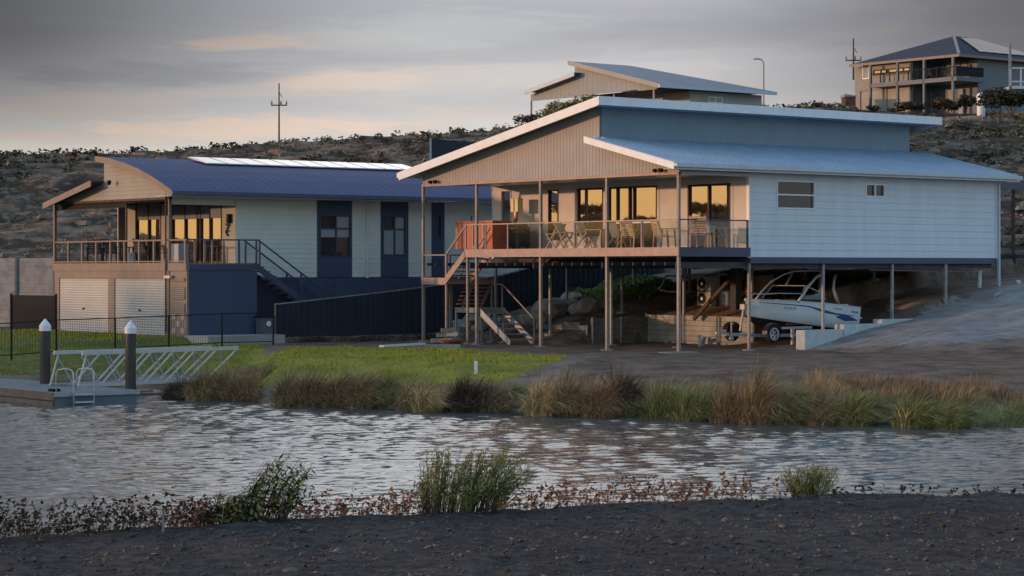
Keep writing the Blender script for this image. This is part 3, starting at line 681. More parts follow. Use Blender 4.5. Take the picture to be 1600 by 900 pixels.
# second flight (inward row) and landing, third flight
f2x = (1.35, 2.3); y2a, y2b, z2 = yl0, F1.y(735, 1.8), 1.42
s1 = MB()
for xx in f2x: s1.hexa([(xx, y2a, ZL-.30), (xx+.045, y2a, ZL-.30), (xx+.045, y2b, z2-.15), (xx, y2b, z2-.15), (xx, y2a, ZL-.06), (xx+.045, y2a, ZL-.06), (xx+.045, y2b, z2+.1), (xx, y2b, z2+.1)])
s1.build('stringer', M['post'], st_)
for i in range(6):
    y0 = y2a+(y2b-y2a)*(i+.6)/6.2; z0 = ZL+(z2-ZL)*(i+1)/7.
    MB().box(f2x[0]-.25, f2x[1]-.01, y0-.13, y0+.13, z0-.045, z0).build('tread', M['red'] if 0 < i < 6 else M['brown'], st_)  # red on the middle treads is painted in for the warm light
y3 = F1.y(771, 1.8)
MB().box(1.0, 2.4, y3, y2b, z2-.2, z2).build('landing', M['concrete'], st_)
for (x, y) in ((1.04, y2b-.05), (2.36, y2b-.05), (1.04, y3+.05), (2.36, y3+.05)): pst(x, y, None, z2-.2, M['alud'], .08)
y4 = F1.y(818, 1.8); s1 = MB()
for xx in (1.1, 2.3): s1.hexa([(xx, y3, z2-.3), (xx+.05, y3, z2-.3), (xx+.05, y4, -.1), (xx, y4, -.1), (xx, y3, z2+.0), (xx+.05, y3, z2), (xx+.05, y4, .18), (xx, y4, .18)])
s1.build('stringer', M['alud'], st_)
for i in range(6): 
    y0 = y3+(y4-y3)*(i+.6)/6.6; z0 = z2*(1-(i+1)/7.)
    MB().box(1.16, 2.29, y0-.13, y0+.13, z0-.04, z0).build('tread', M['alud'], st_)
hr = MB(); hr.beam((2.34, y3+.1, z2+.95), (2.34, y4, 1.0), .045, .05); hr.beam((2.34, y2b, z2+.95), (2.34, y3+.1, z2+.95), .045, .05); hr.beam((1.08, y2a, ZL+.9), (1.08, y2b, z2+.95), .045, .05)
hr.box(2.31, 2.36, y3+.08, y3+.13, z2, z2+.95); hr.beam((2.34, y4, 1.0), (2.34, y4, .1), .045, .045); hr.build('handrail', M['post'], st_)
# floodlights under the gable
for p in (1030, 678):
    y = F1.y(p, -.1); fl = MB(); fl.box(-.12, -.025, y-.06, y+.06, 6.50, 6.60)
    for s_ in (-1, 1): fl.lathe((-.18, y+s_*.17, 6.52), [(.05, -.06), (.075, .05), (.07, .08)], 12, 'x')
    fl.tube([(-.08, y-.17, 6.54), (-.08, y+.17, 6.54)], .018); fl.build('floodlight', M['black'], H1)
# plumbing below and downpipes
MB().box(LX+.06, LX+.14, -.14, -.04, 2.3, 6.45).build('downpipe', M['gutter'], H1)
pp = MB(); xz = F1.x(1530, .6); pp.tube([(10.5, .6, 2.98), (xz-.4, .6, 2.9), (xz, .6, 2.88), (xz, .6, 2.84)], .05); pp.build('waste_pipe', M['alud'], H1)
MB().tube([(xz, .6, 2.95), (xz, .6, 1.9)], .10, 12).build('downpipe', M['alu'], H1)

# --- things on the deck
def on_deck(px, x): return F1.w(x, F1.y(px, x))
X, Y = on_deck(754, 1.9)
bar = thing('outdoor_cabinet', 'terracotta red boarded cabinet with a framed door standing at the left end of the deck', 'cabinet', (X, Y, DZ), TH)
c_ = MB(); w_ = 1.25
for i in range(16): c_.box(-.45, .45, -w_+i*2*w_/16+.006, -w_+(i+1)*2*w_/16-.006, .05, 1.12)
c_.box(-.44, .44, -w_+.02, w_-.02, .04, 1.11); c_.build('cabinet_body', M['red'], bar)
MB().box(-.5, .5, -w_-.05, w_+.05, 1.125, 1.19).build('cabinet_top', M['red'], bar)
c_ = MB(); c_.box(-.49, -.455, -.7, -.62, .1, 1.08); c_.box(-.49, -.455, .0, .08, .1, 1.08); c_.box(-.49, -.455, -.62, 0., 1., 1.08); c_.box(-.49, -.455, -.62, 0, .1, .18); c_.build('door_frame', M['brown'], bar)
MB().tube([(0, .75, 1.19), (0, .75, 1.42)], .025).build('tap', M['black'], bar)
X, Y = on_deck(806, 2.6)
bq = thing('barbecue', 'black lidded barbecue with side burner against the verandah wall beside the red cabinet', 'barbecue', (X, Y, DZ), TH)
MB().box(-.3, .3, -.55, .55, .12, .72).build('cabinet', M['black'], bq, bevel=.02)
MB().prism([(-.32, -.5, .74), (.32, -.5, .74), (.32, -.5, .95), (.12, -.5, 1.08), (-.18, -.5, 1.02), (-.32, -.5, .85)], (0, 1.0, 0)).build('hood', M['tyre'], bq)
MB().box(-.3, .3, -.95, -.56, .70, .74).build('side_shelf', M['black'], bq); MB().box(-.3, .3, .56, .95, .70, .74).build('side_shelf', M['black'], bq)
MB().tube([(-.36, -.4, .88), (-.36, .4, .88)], .016).build('handle', M['alu'], bq)
for (a, b_) in ((-.22, -.45), (.22, -.45), (-.22, .45), (.22, .45)): MB().lathe((a, b_, .06), [(.06, -.02), (.06, .02)], 12, 'y').build('castor', M['tyre'], bq)
X, Y = on_deck(807.5, 2.9)
ht = thing('patio_heater', 'cream boxy heater on a short copper stem beside the tall verandah window', 'heater', (X, Y, DZ), TH)
MB().box(-.14, .14, -.24, .24, 1.55, 2.12).build('heater_head', M['yellow'], ht, bevel=.02)
MB().box(-.155, -.142, -.02, .02, 1.57, 2.1).build('head_seam', M['rust'], ht)
MB().tube([(0, .05, 1.55), (0, .05, 1.3), (0, .10, 1.18), (0, .14, 1.1)], [.09, .09, .08, .05], 12).build('stem', M['orange'], ht)
MB().tube([(0, .14, 1.12), (0, .14, .03)], .03, 10).build('pole', M['black'], ht); MB().lathe((0, .14, 0), [(.22, 0), (.22, .03), (.05, .05)], 18).build('foot', M['black'], ht)
def slat_chair(label, mat, group, fr=None, sl=False):
    t = thing('garden_chair', label, 'chair', (0, 0, 0), 0, group); fr = fr or mat
    if sl:
        for i, s_ in enumerate((-1, 1)):
            MB().beam((-.28, s_*.27, 0), (.25, s_*.27, .62), .035, .05).build('leg', fr, t)
            MB().beam((.30, s_*.24, 0), (-.34, s_*.24, 1.02), .035, .05).build('leg', fr, t)
            MB().beam((-.28, s_*.29, .60), (.27, s_*.29, .62), .06, .03).build('armrest', fr, t)
        MB().hexa([(-.33, -.225, 1.0), (-.33, .225, 1.0), (-.06, .225, .42), (-.06, -.225, .42), (-.31, -.225, 1.01), (-.31, .225, 1.01), (-.03, .225, .43), (-.03, -.225, .43)]).build('backrest', mat, t)
        MB().box(-.05, .30, -.225, .225, .40, .425).build('seat', mat, t)
    else:
        for s_ in (-1, 1):
            MB().beam((-.27, s_*.28, 0), (-.22, s_*.28, .62), .05, .05).build('leg', fr, t)
            MB().beam((.28, s_*.28, 0), (.24, s_*.28, .62), .05, .05).build('leg', fr, t)
            MB().beam((-.33, s_*.28, .64), (.30, s_*.28, .65), .07, .03).build('armrest', fr, t)
            MB().beam((-.20, s_*.25, .38), (-.38, s_*.25, .95), .045, .05).build('back_frame', fr, t)
        b_ = MB()
        for i in range(7): z = .46+i*.072; b_.box(-.225-(z-.38)*.3-.012, -.225-(z-.38)*.3+.012, -.26, .26, z-.026, z+.026)
        b_.build('backrest', mat, t)
        b_ = MB()
        for i in range(6): b_.box(-.22+i*.08, -.155+i*.08, -.26, .26, .38, .405)
        b_.build('seat', mat, t)
    return t
def put(o, px, x, rz, s=1.0):
    X, Y = on_deck(px, x); o.location = (X, Y, DZ); o.rotation_euler = (0, 0, TH+rz); o.scale = (s, s, s)
G1 = 'reclining sling chairs on the long deck'; G2 = 'slatted timber chairs on the long deck'
a1 = slat_chair('pale sling chair leaning back beside the narrow window, leftmost seat on the long deck', M['sling'], G1, M['wood'], True); put(a1, 882, 1.2, R(-70), 1.05)
a2 = dup(a1, (0, 0, 0), 0, 'pale sling chair left of the timber table under the big fixed window'); put(a2, 915, 1.3, R(-75), 1.05)
a3 = slat_chair('grey sling chair right of the timber table, its back to the river', M['sling_g'], G1, M['wood'], True); put(a3, 964, .8, R(0), 1.0)
a4 = dup(a1, (0, 0, 0), 0, 'folded timber framed sling chair tucked behind the leftmost pale sling chair'); put(a4, 868, 2.2, R(100), 1.0)
c1 = slat_chair('slatted timber chair in front of the sliding door, next to the grey sling chair', M['wood'], G2); put(c1, 988, 1.0, R(10), 1.05)
c2 = dup(c1, (0, 0, 0), 0, 'slatted timber chair between the sliding door and the corner post'); put(c2, 1038, 1.0, R(-15), 1.08)
c3 = dup(c1, (0, 0, 0), 0, 'slatted timber chair in front of the left leaf of the double door'); put(c3, 1097, 1.3, R(25), 1.2)
c4 = dup(c1, (0, 0, 0), 0, 'rightmost slatted timber chair, in front of the right leaf of the double door'); put(c4, 1122, 2.1, R(-40), 1.1)
X, Y = on_deck(941, 1.7)
tb = thing('timber_table', 'square slatted timber table between the pale and the grey sling chairs', 'table', (X, Y, DZ), TH)
b_ = MB()
for i in range(7): b_.box(-.5+i*.145, -.37+i*.145, -.5, .5, .71, .74)
b_.build('tabletop', M['wood'], tb)
for sx_ in (-1, 1):
    for sy_ in (-1, 1): MB().box(sx_*.43-.035, sx_*.43+.035, sy_*.43-.035, sy_*.43+.035, 0, .71).build('leg', M['wood'], tb)
X, Y = on_deck(1109, .9)
tb = thing('side_table', 'small low round side table with a grey pot on it by the double door', 'table', (X, Y, DZ), TH)
MB().lathe((0, 0, .5), [(.26, 0), (.26, .03)], 20).build('tabletop', M['wood_g'], tb)
for k in range(3): MB().beam((.2*cos(k*2.1), .2*sin(k*2.1), 0), (.1*cos(k*2.1), .1*sin(k*2.1), .5), .035, .035).build('leg', M['wood_g'], tb)
tag(MB().lathe((X, Y, DZ+.531), [(.08, 0), (.12, .22), (.13, .26), (.10, .26)], 16).build('pot', M['postg']), 'grey pot standing on the small round side table', 'pot')
# ================================================================== LEFT HOUSE WITH THE CURVED BLUE ROOF
G2Z = .3
H2 = thing('curved_roof_house', 'two storey house with curved deep blue roof, twin cream garage doors and balcony', 'house', (F2.ox, F2.oy, 0), TH)
W2, L2, V2 = 10.2, 18.0, 3.1
def z2f(py, px): return F2.z(py, 0, F2.y(px, 0))
FD = F2.z(411, 0, 0)                                 # balcony floor
def arc(xp):                                         # main roof profile at a gable end, from the photo's outline
    pts = []
    for (px, py) in ((269.5, 298), (260, 291), (238, 276), (216, 264), (193, 254.5), (171, 248), (150, 244.5)):
        y = F2.y(px, xp); pts.append((y, F2.z(py, xp, y)))
    return pts
A = arc(-.6); A[0] = (min(A[0][0], -.35), A[0][1])
def az_(y): return float(np.interp(y, [p[0] for p in A], [p[1] for p in A]))
rf = slope_sheet(MB(), -.6, L2+.4, A, .05, .007, .42).build('curved_roof', M['roof_d'], H2)
rake(MB(), -.65, -.601, A, .24).build('rake_fascia', M['l_brown'], rf)
MB().box(-.65, L2+.45, A[0][0]-.13, A[0][0]-.005, A[0][1]-.16, A[0][1]-.02).build('gutter', M['navy'], rf)
MB().box(-.6, L2+.4, A[0][0], -.02, A[0][1]-.2, A[0][1]-.18).build('soffit', M['l_board'], rf)
yc = F2.y(163, 0); ylo = F2.y(68, -.6); zlo = F2.z(318, -.6, ylo); zhi = F2.z(276, -.6, F2.y(157, -.6)); yhi = F2.y(157, -.6)
LQ = [(yc, zhi+(yhi-yc)*(zhi-zlo)/(ylo-yhi)), (ylo, zlo)]
def lz2(y): return float(np.interp(y, [yc, ylo], [LQ[0][1], LQ[1][1]]))
rf = slope_sheet(MB(), -.6, L2+.4, LQ, .05, .03, .42).build('low_roof', M['roof_d'], H2)
rake(MB(), -.65, -.601, LQ, .26).build('rake_fascia', M['l_brown'], rf)
MB().lathe((-.3, yhi-.2, LQ[0][1]-.1), [(.04, -.1), (.09, 0), (.08, .1)], 10).build('roof_lamp', M['black'], rf)
ztop0 = F2.z(312, 0, 5)
# gable boards: between the beam and both roofs
zb = F2.z(307.5, 0, 0)
gb = MB()
def hi_(z):                                          # largest y still below a roof, per height
    ys_ = np.linspace(yc, W2, 60); k = [y for y in ys_ if lz2(y)-.052 >= z]; return max(k) if k else yc
def lo_(z):
    ys_ = np.linspace(0, yc, 60); k = [y for y in ys_ if az_(y)-.12 >= z]; return min(k) if k else yc-.02
zt_ = az_(yc)-.14
boards(gb, PX(0), lambda z: lo_(z), lambda z: hi_(z) if z < LQ[0][1]-.06 else yc, zb, zt_, .17, .02, .1)
gb.build('gable_wall', M['l_gable'], H2)
MB().box(-.05, .12, -.02, W2+.05, zb-.10, zb-.003).build('gable_beam', M['rust'], H2)
# storey walls
boards(MB(), lambda a, d, z: (a, yc+d, z), 0, L2, LQ[0][1]-.3, az_(yc)-.1, .17, .02).build('clerestory_wall', M['l_gable'], H2)
fy2 = lambda p: F2.y(p, V2)
def fz2(py, p): return F2.z(py, V2, fy2(p))
K1 = (fy2(252), fy2(212), FD+.02, fz2(315, 230)); K2 = (fy2(347), fy2(268), FD+.02, fz2(318, 300))
yl = fy2(196)
boards(MB(), PX(V2), 0, yl, FD-.05, zb-.1, .17, .018, .1, [K1, K2]).build('verandah_wall', M['l_gable'], H2)
kd = window(H2, PX(V2), K1[0], K1[1], K1[2], K1[3], M['rust'], M['glass_y'], vs=[(K1[0]+K1[1])/2], w=.07, name='sliding_door', turn=.125)
wbox(MB(), PX(V2), K1[0]+.07, K1[1]-.07, .0, -.02, K1[3]-.8, K1[3]-.07).build('blind_box', M['panelg'], kd)
kd = window(H2, PX(V2), K2[0], K2[1], K2[2], K2[3], M['rust'], M['glass_y'], vs=[fy2(289), fy2(308), fy2(313), fy2(328)], w=.07, name='sliding_door', turn=.125)
wbox(MB(), PX(V2), K2[0]+.07, K2[1]-.07, .0, -.02, K2[3]-.65, K2[3]-.07).build('blind_box', M['panelg'], kd)
MB().box(.0, V2, .02, .12, zb-.3, zb+.0).build('side_lintel', M['l_board'], H2)
MB().box(.15, V2-.15, .2, W2-.1, zb-.02, zb-.005).build('verandah_ceiling', M['l_brown'], H2)
ZW = F2.z(433, 7, 0)                                 # foot of the pale boards
sx2 = lambda p: F2.x(p, 0)
P1 = (sx2(495), sx2(549.5)); P2 = (sx2(594.5), sx2(637.5)); P3 = (sx2(674), sx2(694)); zs = A[0][1]-.19
def wz(py, p): return F2.z(py, sx2(p), 0)
Wd = [(sx2(499), sx2(547), wz(401.5, 523), wz(336, 523)), (sx2(597), sx2(633), wz(399.5, 615), wz(337, 615)), (sx2(679), sx2(689.5), wz(372, 684), wz(334, 684))]
boards(MB(), PY(0), V2, L2, ZW, zs, .2, .018, .12, Wd).build('side_wall', M['l_board'], H2)
MB().box(0, V2, .0, .1, zb, zs).build('side_wall_head', M['l_board'], H2)
for P, Wn in zip((P1, P2, P3), Wd):
    boards(MB(), PY(-.035), P[0], P[1], ZW, zs, 9, 0, .09, [Wn]).build('window_bay_panel', M['navyw'], H2)
q0 = Wd[0]; fw = window(H2, PY(-.035), *q0, M['navy'], M['glass_b'], vs=[(q0[0]+q0[1])/2+.05], hs=[q0[2]+(q0[3]-q0[2])*.68], w=.05, blinds=[((q0[0]+q0[1])/2+.1, q0[1]-.06, q0[2]+(q0[3]-q0[2])*.70, q0[3]-.06), (q0[0]+.06, q0[1]-.06, q0[2]+(q0[3]-q0[2])*.47, q0[2]+(q0[3]-q0[2])*.66)])
q0 = Wd[1]; window(H2, PY(-.035), *q0, M['navy'], M['glass_b'], vs=[(q0[0]+q0[1])/2+.03], hs=[q0[2]+(q0[3]-q0[2])*.66], w=.05, blinds=[(q0[0]+.06, q0[1]-.06, q0[2]+.06, q0[2]+(q0[3]-q0[2])*.64), ((q0[0]+q0[1])/2+.06, q0[1]-.06, q0[2]+(q0[3]-q0[2])*.68, q0[3]-.06)])
window(H2, PY(-.035), *Wd[2], M['navy'], M['glass_b'], w=.05)
MB().box(sx2(573)-.04, sx2(573)+.04, -.09, -.02, ZW-.05, zs).build('downpipe', M['l_board'], H2)
MB().box(sx2(586)-.08, sx2(586)+.05, -.25, -.02, zs-.1, zs+.2).build('rain_head', M['white'], H2)
MB().box(0, L2, 0, .12, -.2, ZW-.004).build('base_wall', M['navyw'], H2)
mh = MB(); a, b_ = sx2(522), sx2(550); z0, z1 = wz(462, 535), wz(441, 535); mh.box(a, b_, -.03, -.002, z0, z1); mh.build('access_hatch', M['navyw'], H2)
MB().box(L2-.1, L2, .13, W2, 0, zb).build('rear_wall', M['l_board'], H2); MB().box(V2, L2, W2-.1, W2, 0, zb).build('far_wall', M['l_gable'], H2)
MB().box(.02, L2-.1, .12, W2-.11, FD-.2, FD-.06).build('floor_slab', M['under'], H2)
# wall ornament and lamp by the door
orn = MB(); yo = fy2(357); zo = fz2(357, 357)
for i in range(7): orn.box(V2-.07, V2-.03, yo+.09*sin(i*1.1)-.05, yo+.09*sin(i*1.1)+.05, zo-.32+i*.1, zo-.23+i*.1)
for (a, b_) in ((-.2, .15), (.18, .2), (-.17, -.12), (.2, -.15)): orn.beam((V2-.05, yo, zo+b_*.6), (V2-.05, yo+a, zo+b_), .03, .03)
tag(orn.build('wall_ornament', M['black'], None), 'black metal lizard ornament on the lit wall beside the balcony doors', 'ornament'); 
o = bpy.data.objects['wall_ornament']; o.location = (F2.ox, F2.oy, 0); o.rotation_euler = (0, 0, TH)
lp = thing('wall_lamp', 'black box lamp high on the lit wall beside the balcony doors', 'lamp', (*F2.w(V2-.02, fy2(361)), fz2(348, 361)), TH)
MB().box(-.16, 0, -.07, .07, -.02, .36).build('lamp_body', M['black'], lp); MB().box(-.14, -.02, .075, .10, .05, .3).build('lamp_glass', M['white'], lp)
# garages under the balcony
def gy(p): return F2.y(p, 0)
for (a, b_) in ((168.5, 92.5), (257.5, 179)):
    gd = MB(); y0, y1 = gy(a), gy(b_); z1 = F2.z(434, 0, y0)-.04; n = 22
    for i in range(n):
        z0 = G2Z-.05+(z1-G2Z+.05)*i/n; z0b = G2Z-.05+(z1-G2Z+.05)*(i+1)/n; zm = (z0+z0b)/2
        gd.hexa([(.05, y0, z0), (.12, y0, z0), (.12, y1, z0), (.05, y1, z0), (.03, y0, zm), (.12, y0, zm), (.12, y1, zm), (.03, y1, zm)])
        gd.hexa([(.03, y0, zm), (.12, y0, zm), (.12, y1, zm), (.03, y1, zm), (.05, y0, z0b), (.12, y0, z0b), (.12, y1, z0b), (.05, y1, z0b)])
    g_ = gd.build('garage_door', M['roller'], H2)
    MB().box(.0, .03, (y0+y1)/2-.07, (y0+y1)/2+.07, G2Z+.95, G2Z+1.02).build('handle', M['black'], g_)
ZB2 = F2.z(434, 0, 2)
for (a, b_) in ((92.3, 85.5), (178.8, 168.7), (265, 257.7)): MB().box(0, .14, gy(a), gy(b_), -.1, ZB2-.04).build('garage_pier', M['l_brown'], H2)
MB().box(-.02, .14, -.02, gy(85.5), ZB2-.038, FD-.32).build('garage_lintel', M['l_brown'], H2)
MB().box(-.05, 0.1, -1.4, gy(84.5), FD-.315, FD).build('balcony_fascia', M['l_brown'], H2)
MB().box(0.1, V2, -1.39, W2, FD-.05, FD-.003).build('balcony_floor', M['deckw'], H2)
ye = -1.4; xe = F2.x(403, ye)
MB().box(.1, xe, ye-.0, ye+.12, FD-.28, FD-.052).build('balcony_side_beam', M['navy'], H2)
MB().box(V2, xe, ye+.13, -.02, FD-.05, FD-.003).build('balcony_floor', M['deckw'], H2)
MB().box(.02, xe-.03, ye+.03, ye+.15, -.1, FD-.285).build('lower_side_wall', M['navyw'], H2)
MB().box(xe-.15, xe-.03, ye+.16, -.02, -.1, FD-.285).build('lower_end_wall', M['panelg'], H2)
MB().box(.0, .1, ye+.0, -.03, -.1, FD-.32).build('lower_front_panel', M['l_brown'], H2)
def vent(py0, py1, nm='louvre_vent'):
    y0, y1 = F2.y(289, -.02), F2.y(268, -.02); z0, z1 = F2.z(py1, 0, -.7), F2.z(py0, 0, -.7)
    o = MB().box(-.03, -.002, y0, y1, z0, z1).build(nm, M['panelg'], H2)
    q = MB(); n = max(3, int((z1-z0)/.08)); 
    for i in range(n): zz = z0+.02+i*(z1-z0-.04)/n; q.hexa([(-.05, y0+.03, zz), (-.03, y0+.03, zz), (-.03, y1-.03, zz), (-.05, y1-.03, zz), (-.035, y0+.03, zz+.045), (-.03, y0+.03, zz+.045), (-.03, y1-.03, zz+.045), (-.035, y1-.03, zz+.045)])
    q.build('louvre', M['l_brown'], o)
vent(434, 440); vent(448, 468); vent(474, 490)
sc = MB(); y0, y1 = F2.y(289, -.02), F2.y(268, -.02)
for i in range(3):
    for j in range(3):
        if (i+j) % 2 == 0: sc.box(-.03, -.002, y0+(y1-y0)*(i+.1)/3, y0+(y1-y0)*(i+.9)/3, .4+j*.28, .62+j*.28)
sc.build('patterned_screen', M['cream'], H2)
MB().box(-.2, -.06, -.35, .12, FD-.62, FD-.5).build('outdoor_spotlight', M['alu'], H2)
# posts and balustrade
MB().box(-.04, .08, -.03, .07, -.1, zb-.1).build('verandah_post', M['rail_b'], H2)
MB().tube([(-.1, .13, zb+.1), (-.1, .13, .4)], .035, 8).build('downpipe', M['rust'], H2)
MB().box(-.04, .08, W2-.1, W2+.02, FD, zb-.1).build('verandah_post', M['rail_b'], H2)
MB().box(.1, .16, gy(193)-.05, gy(193)+.03, FD, zb-.1).build('verandah_post', M['rust'], H2)
MB().box(.09, .15, gy(193), W2-.1, zb-.34, zb-.12).build('blind_roll', M['black'], H2)
RH = F2.z(374, 0, 0)
MB().box(-.04, .03, ye, W2, RH-.06, RH).build('top_rail', M['rail_b'], H2)
MB().box(-.04, .03, ye, W2, FD+.04, FD+.09).build('bottom_rail', M['rail_b'], H2)
for p in (107.5, 129, 151, 173, 195, 218, 241, 290): MB().box(-.045, .035, gy(p)-.05, gy(p)+.05, FD, RH-.06).build('rail_post', M['rail_b'], H2)
MB().box(.0, xe, ye, ye+.05, RH-.05, RH+.01).build('side_rail', M['navy'], H2)
for p in (305, 320, 332, 350, 374, 401): 
    x = F2.x(p, ye); MB().box(x-.035, x+.035, ye, ye+.05, FD-.05, RH-.05).build('rail_post', M['l_brown'] if p < 360 else M['navy'], H2)
# outside stair beside the long wall
s2 = thing('side_staircase', 'dark steel staircase running down beside the pale long wall of the curved roof house', 'staircase', (F2.ox, F2.oy, 0), TH)
xs0, xs1 = xe, xe+4.4; zs1 = .35
sm_ = MB()
for yy in (ye+.0, ye+1.1): sm_.hexa([(xs0, yy, FD-.32), (xs1, yy, zs1-.3), (xs1, yy+.05, zs1-.3), (xs0, yy+.05, FD-.32), (xs0, yy, FD-.02), (xs1, yy, zs1), (xs1, yy+.05, zs1), (xs0, yy+.05, FD-.02)])
sm_.build('stringer', M['navy'], s2)
for i in range(15):
    t_ = (i+.7)/15; MB().box(xs0+(xs1-xs0)*t_-.14, xs0+(xs1-xs0)*t_+.14, ye+.05, ye+1.1, FD+(zs1-FD)*t_-.04, FD+(zs1-FD)*t_).build('tread', M['under'], s2)
for yy in (ye+.02, ye+1.12):
    hr = MB(); hr.beam((xs0, yy, RH), (xs1, yy, zs1+.98), .05, .06); hr.build('handrail', M['navy'], s2)
    for t_ in (0.02, .48, .97): 
        x = xs0+(xs1-xs0)*t_; z = FD+(zs1-FD)*t_; MB().box(x-.035, x+.035, yy-.03, yy+.03, z-.25, z+.95).build('rail_post', M['navy'], s2)
bn_ = thing('wheelie_bin', 'dark wheelie bin with a round white sticker in the dark gap under the side staircase', 'bin', (*F2.w(F2.x(414, ye-.4), ye-.4), .05), TH)
MB().hexa([(-.24, -.24, .08), (.24, -.24, .08), (.24, .24, .08), (-.24, .24, .08), (-.3, -.3, .95), (.3, -.3, .95), (.3, .3, .95), (-.3, .3, .95)]).build('bin_body', M['panelg'], bn_, bevel=.02)
MB().hexa([(-.32, -.33, .955), (.32, -.33, .955), (.32, .33, .955), (-.32, .33, .955), (-.28, -.3, 1.03), (.28, -.3, 1.03), (.28, .33, 1.03), (-.28, .33, 1.03)]).build('lid', M['black'], bn_)
MB().lathe((0, -.305, .72), [(.11, -.0), (.11, .03)], 16, 'y').build('sticker', M['white'], bn_)
for s_ in (-1, 1): MB().lathe((s_*.26, .26, .1), [(.1, -.03), (.1, .03)], 14, 'x').build('wheel', M['tyre'], bn_)
# balcony furniture of the left house
GB = 'dark wicker chairs on the balcony of the curved roof house'
def put2(o, px, x, rz, s=1): X, Y = F2.w(x, F2.y(px, x)); o.location = (X, Y, FD-.003); o.rotation_euler = (0, 0, TH+rz); o.scale = (s,)*3
e1 = slat_chair('dark wicker chair at the left end of the balcony, left of the round bar table', M['wood_d'], GB); put2(e1, 148, 1.4, R(60), 1.1)
for px, x, rz, l in ((174, 1.0, R(-100), 'dark wicker chair between the bar table and the white cube stool on the balcony'), (226, 1.0, R(20), 'dark wicker chair in front of the single sliding door of the balcony'), (247, 1.5, R(-30), 'dark wicker chair closest to the tall corner post of the balcony'), (205, 2.3, R(180), 'dark wicker chair against the balcony back wall with its back to the house')):
    o = dup(e1, (0, 0, 0), 0, l); put2(o, px, x, rz, 1.1)
o = slat_chair('dark deck chair behind the side railing in front of the wide balcony doors', M['wood_d'], GB); put2(o, 336, 1.6, R(-60), 1.05)
bt = thing('bar_table', 'round dark bar table at the left end of the balcony', 'table', (*F2.w(1.6, F2.y(161, 1.6)), FD-.003), TH)
MB().lathe((0, 0, .86), [(.38, 0), (.38, .04)], 20).build('tabletop', M['wood_d'], bt); MB().tube([(0, 0, 0), (0, 0, .86)], .045).build('pedestal', M['black'], bt); MB().lathe((0, 0, 0), [(.26, 0), (.24, .04)], 18).build('foot', M['black'], bt)
o = MB().box(-.2, .2, -.2, .2, 0, .45).build('cube_stool', M['white'], None, bevel=.03); tag(o, 'small white cube stool among the dark chairs on the balcony', 'stool'); o.location = (*F2.w(.8, F2.y(203, .8)), FD-.003); o.rotation_euler = (0, 0, TH)
o = MB().box(-.25, .25, -.3, .3, 0, .8).build('grey_planter_box', M['alud'], None, bevel=.03); tag(o, 'tall grey planter box in the right corner of the balcony', 'planter'); o.location = (*F2.w(.9, F2.y(281, .9)), FD-.003); o.rotation_euler = (0, 0, TH)
# solar panels tilted on the ridge
GS = 'solar panels on the curved blue roof'
xa, xb = F2.x(318, 3.2), F2.x(655, 3.2); n = 11
for i in range(n):
    x0 = xa+(xb-xa)*i/n; x1 = xa+(xb-xa)*(i+1)/n-.03
    t = thing('solar_panel', ['first', 'second', 'third', 'fourth', 'fifth', 'sixth', 'seventh', 'eighth', 'ninth', 'tenth', 'eleventh'][i]+' solar panel from the left end of the row on the curved blue roof', 'solar panel', (F2.ox, F2.oy, 0), TH, GS)
    ya, yb = 2.9, 4.5; za, zb_ = az_(2.9)+.10, az_(4.5)+.16
    MB().hexa([(x0, ya, za-.04), (x1, ya, za-.04), (x1, yb, zb_-.04), (x0, yb, zb_-.04), (x0, ya, za), (x1, ya, za), (x1, yb, zb_), (x0, yb, zb_)]).build('frame', M['alu'], t)
    MB().hexa([(x0+.04, ya+.04, za+.001+.04*.05), (x1-.04, ya+.04, za+.001+.04*.05), (x1-.04, yb-.04, zb_-.001), (x0+.04, yb-.04, zb_-.001), (x0+.04, ya+.04, za+.008), (x1-.04, ya+.04, za+.008), (x1-.04, yb-.04, zb_+.005), (x0+.04, yb-.04, zb_+.005)]).build('cells', M['solar'], t)

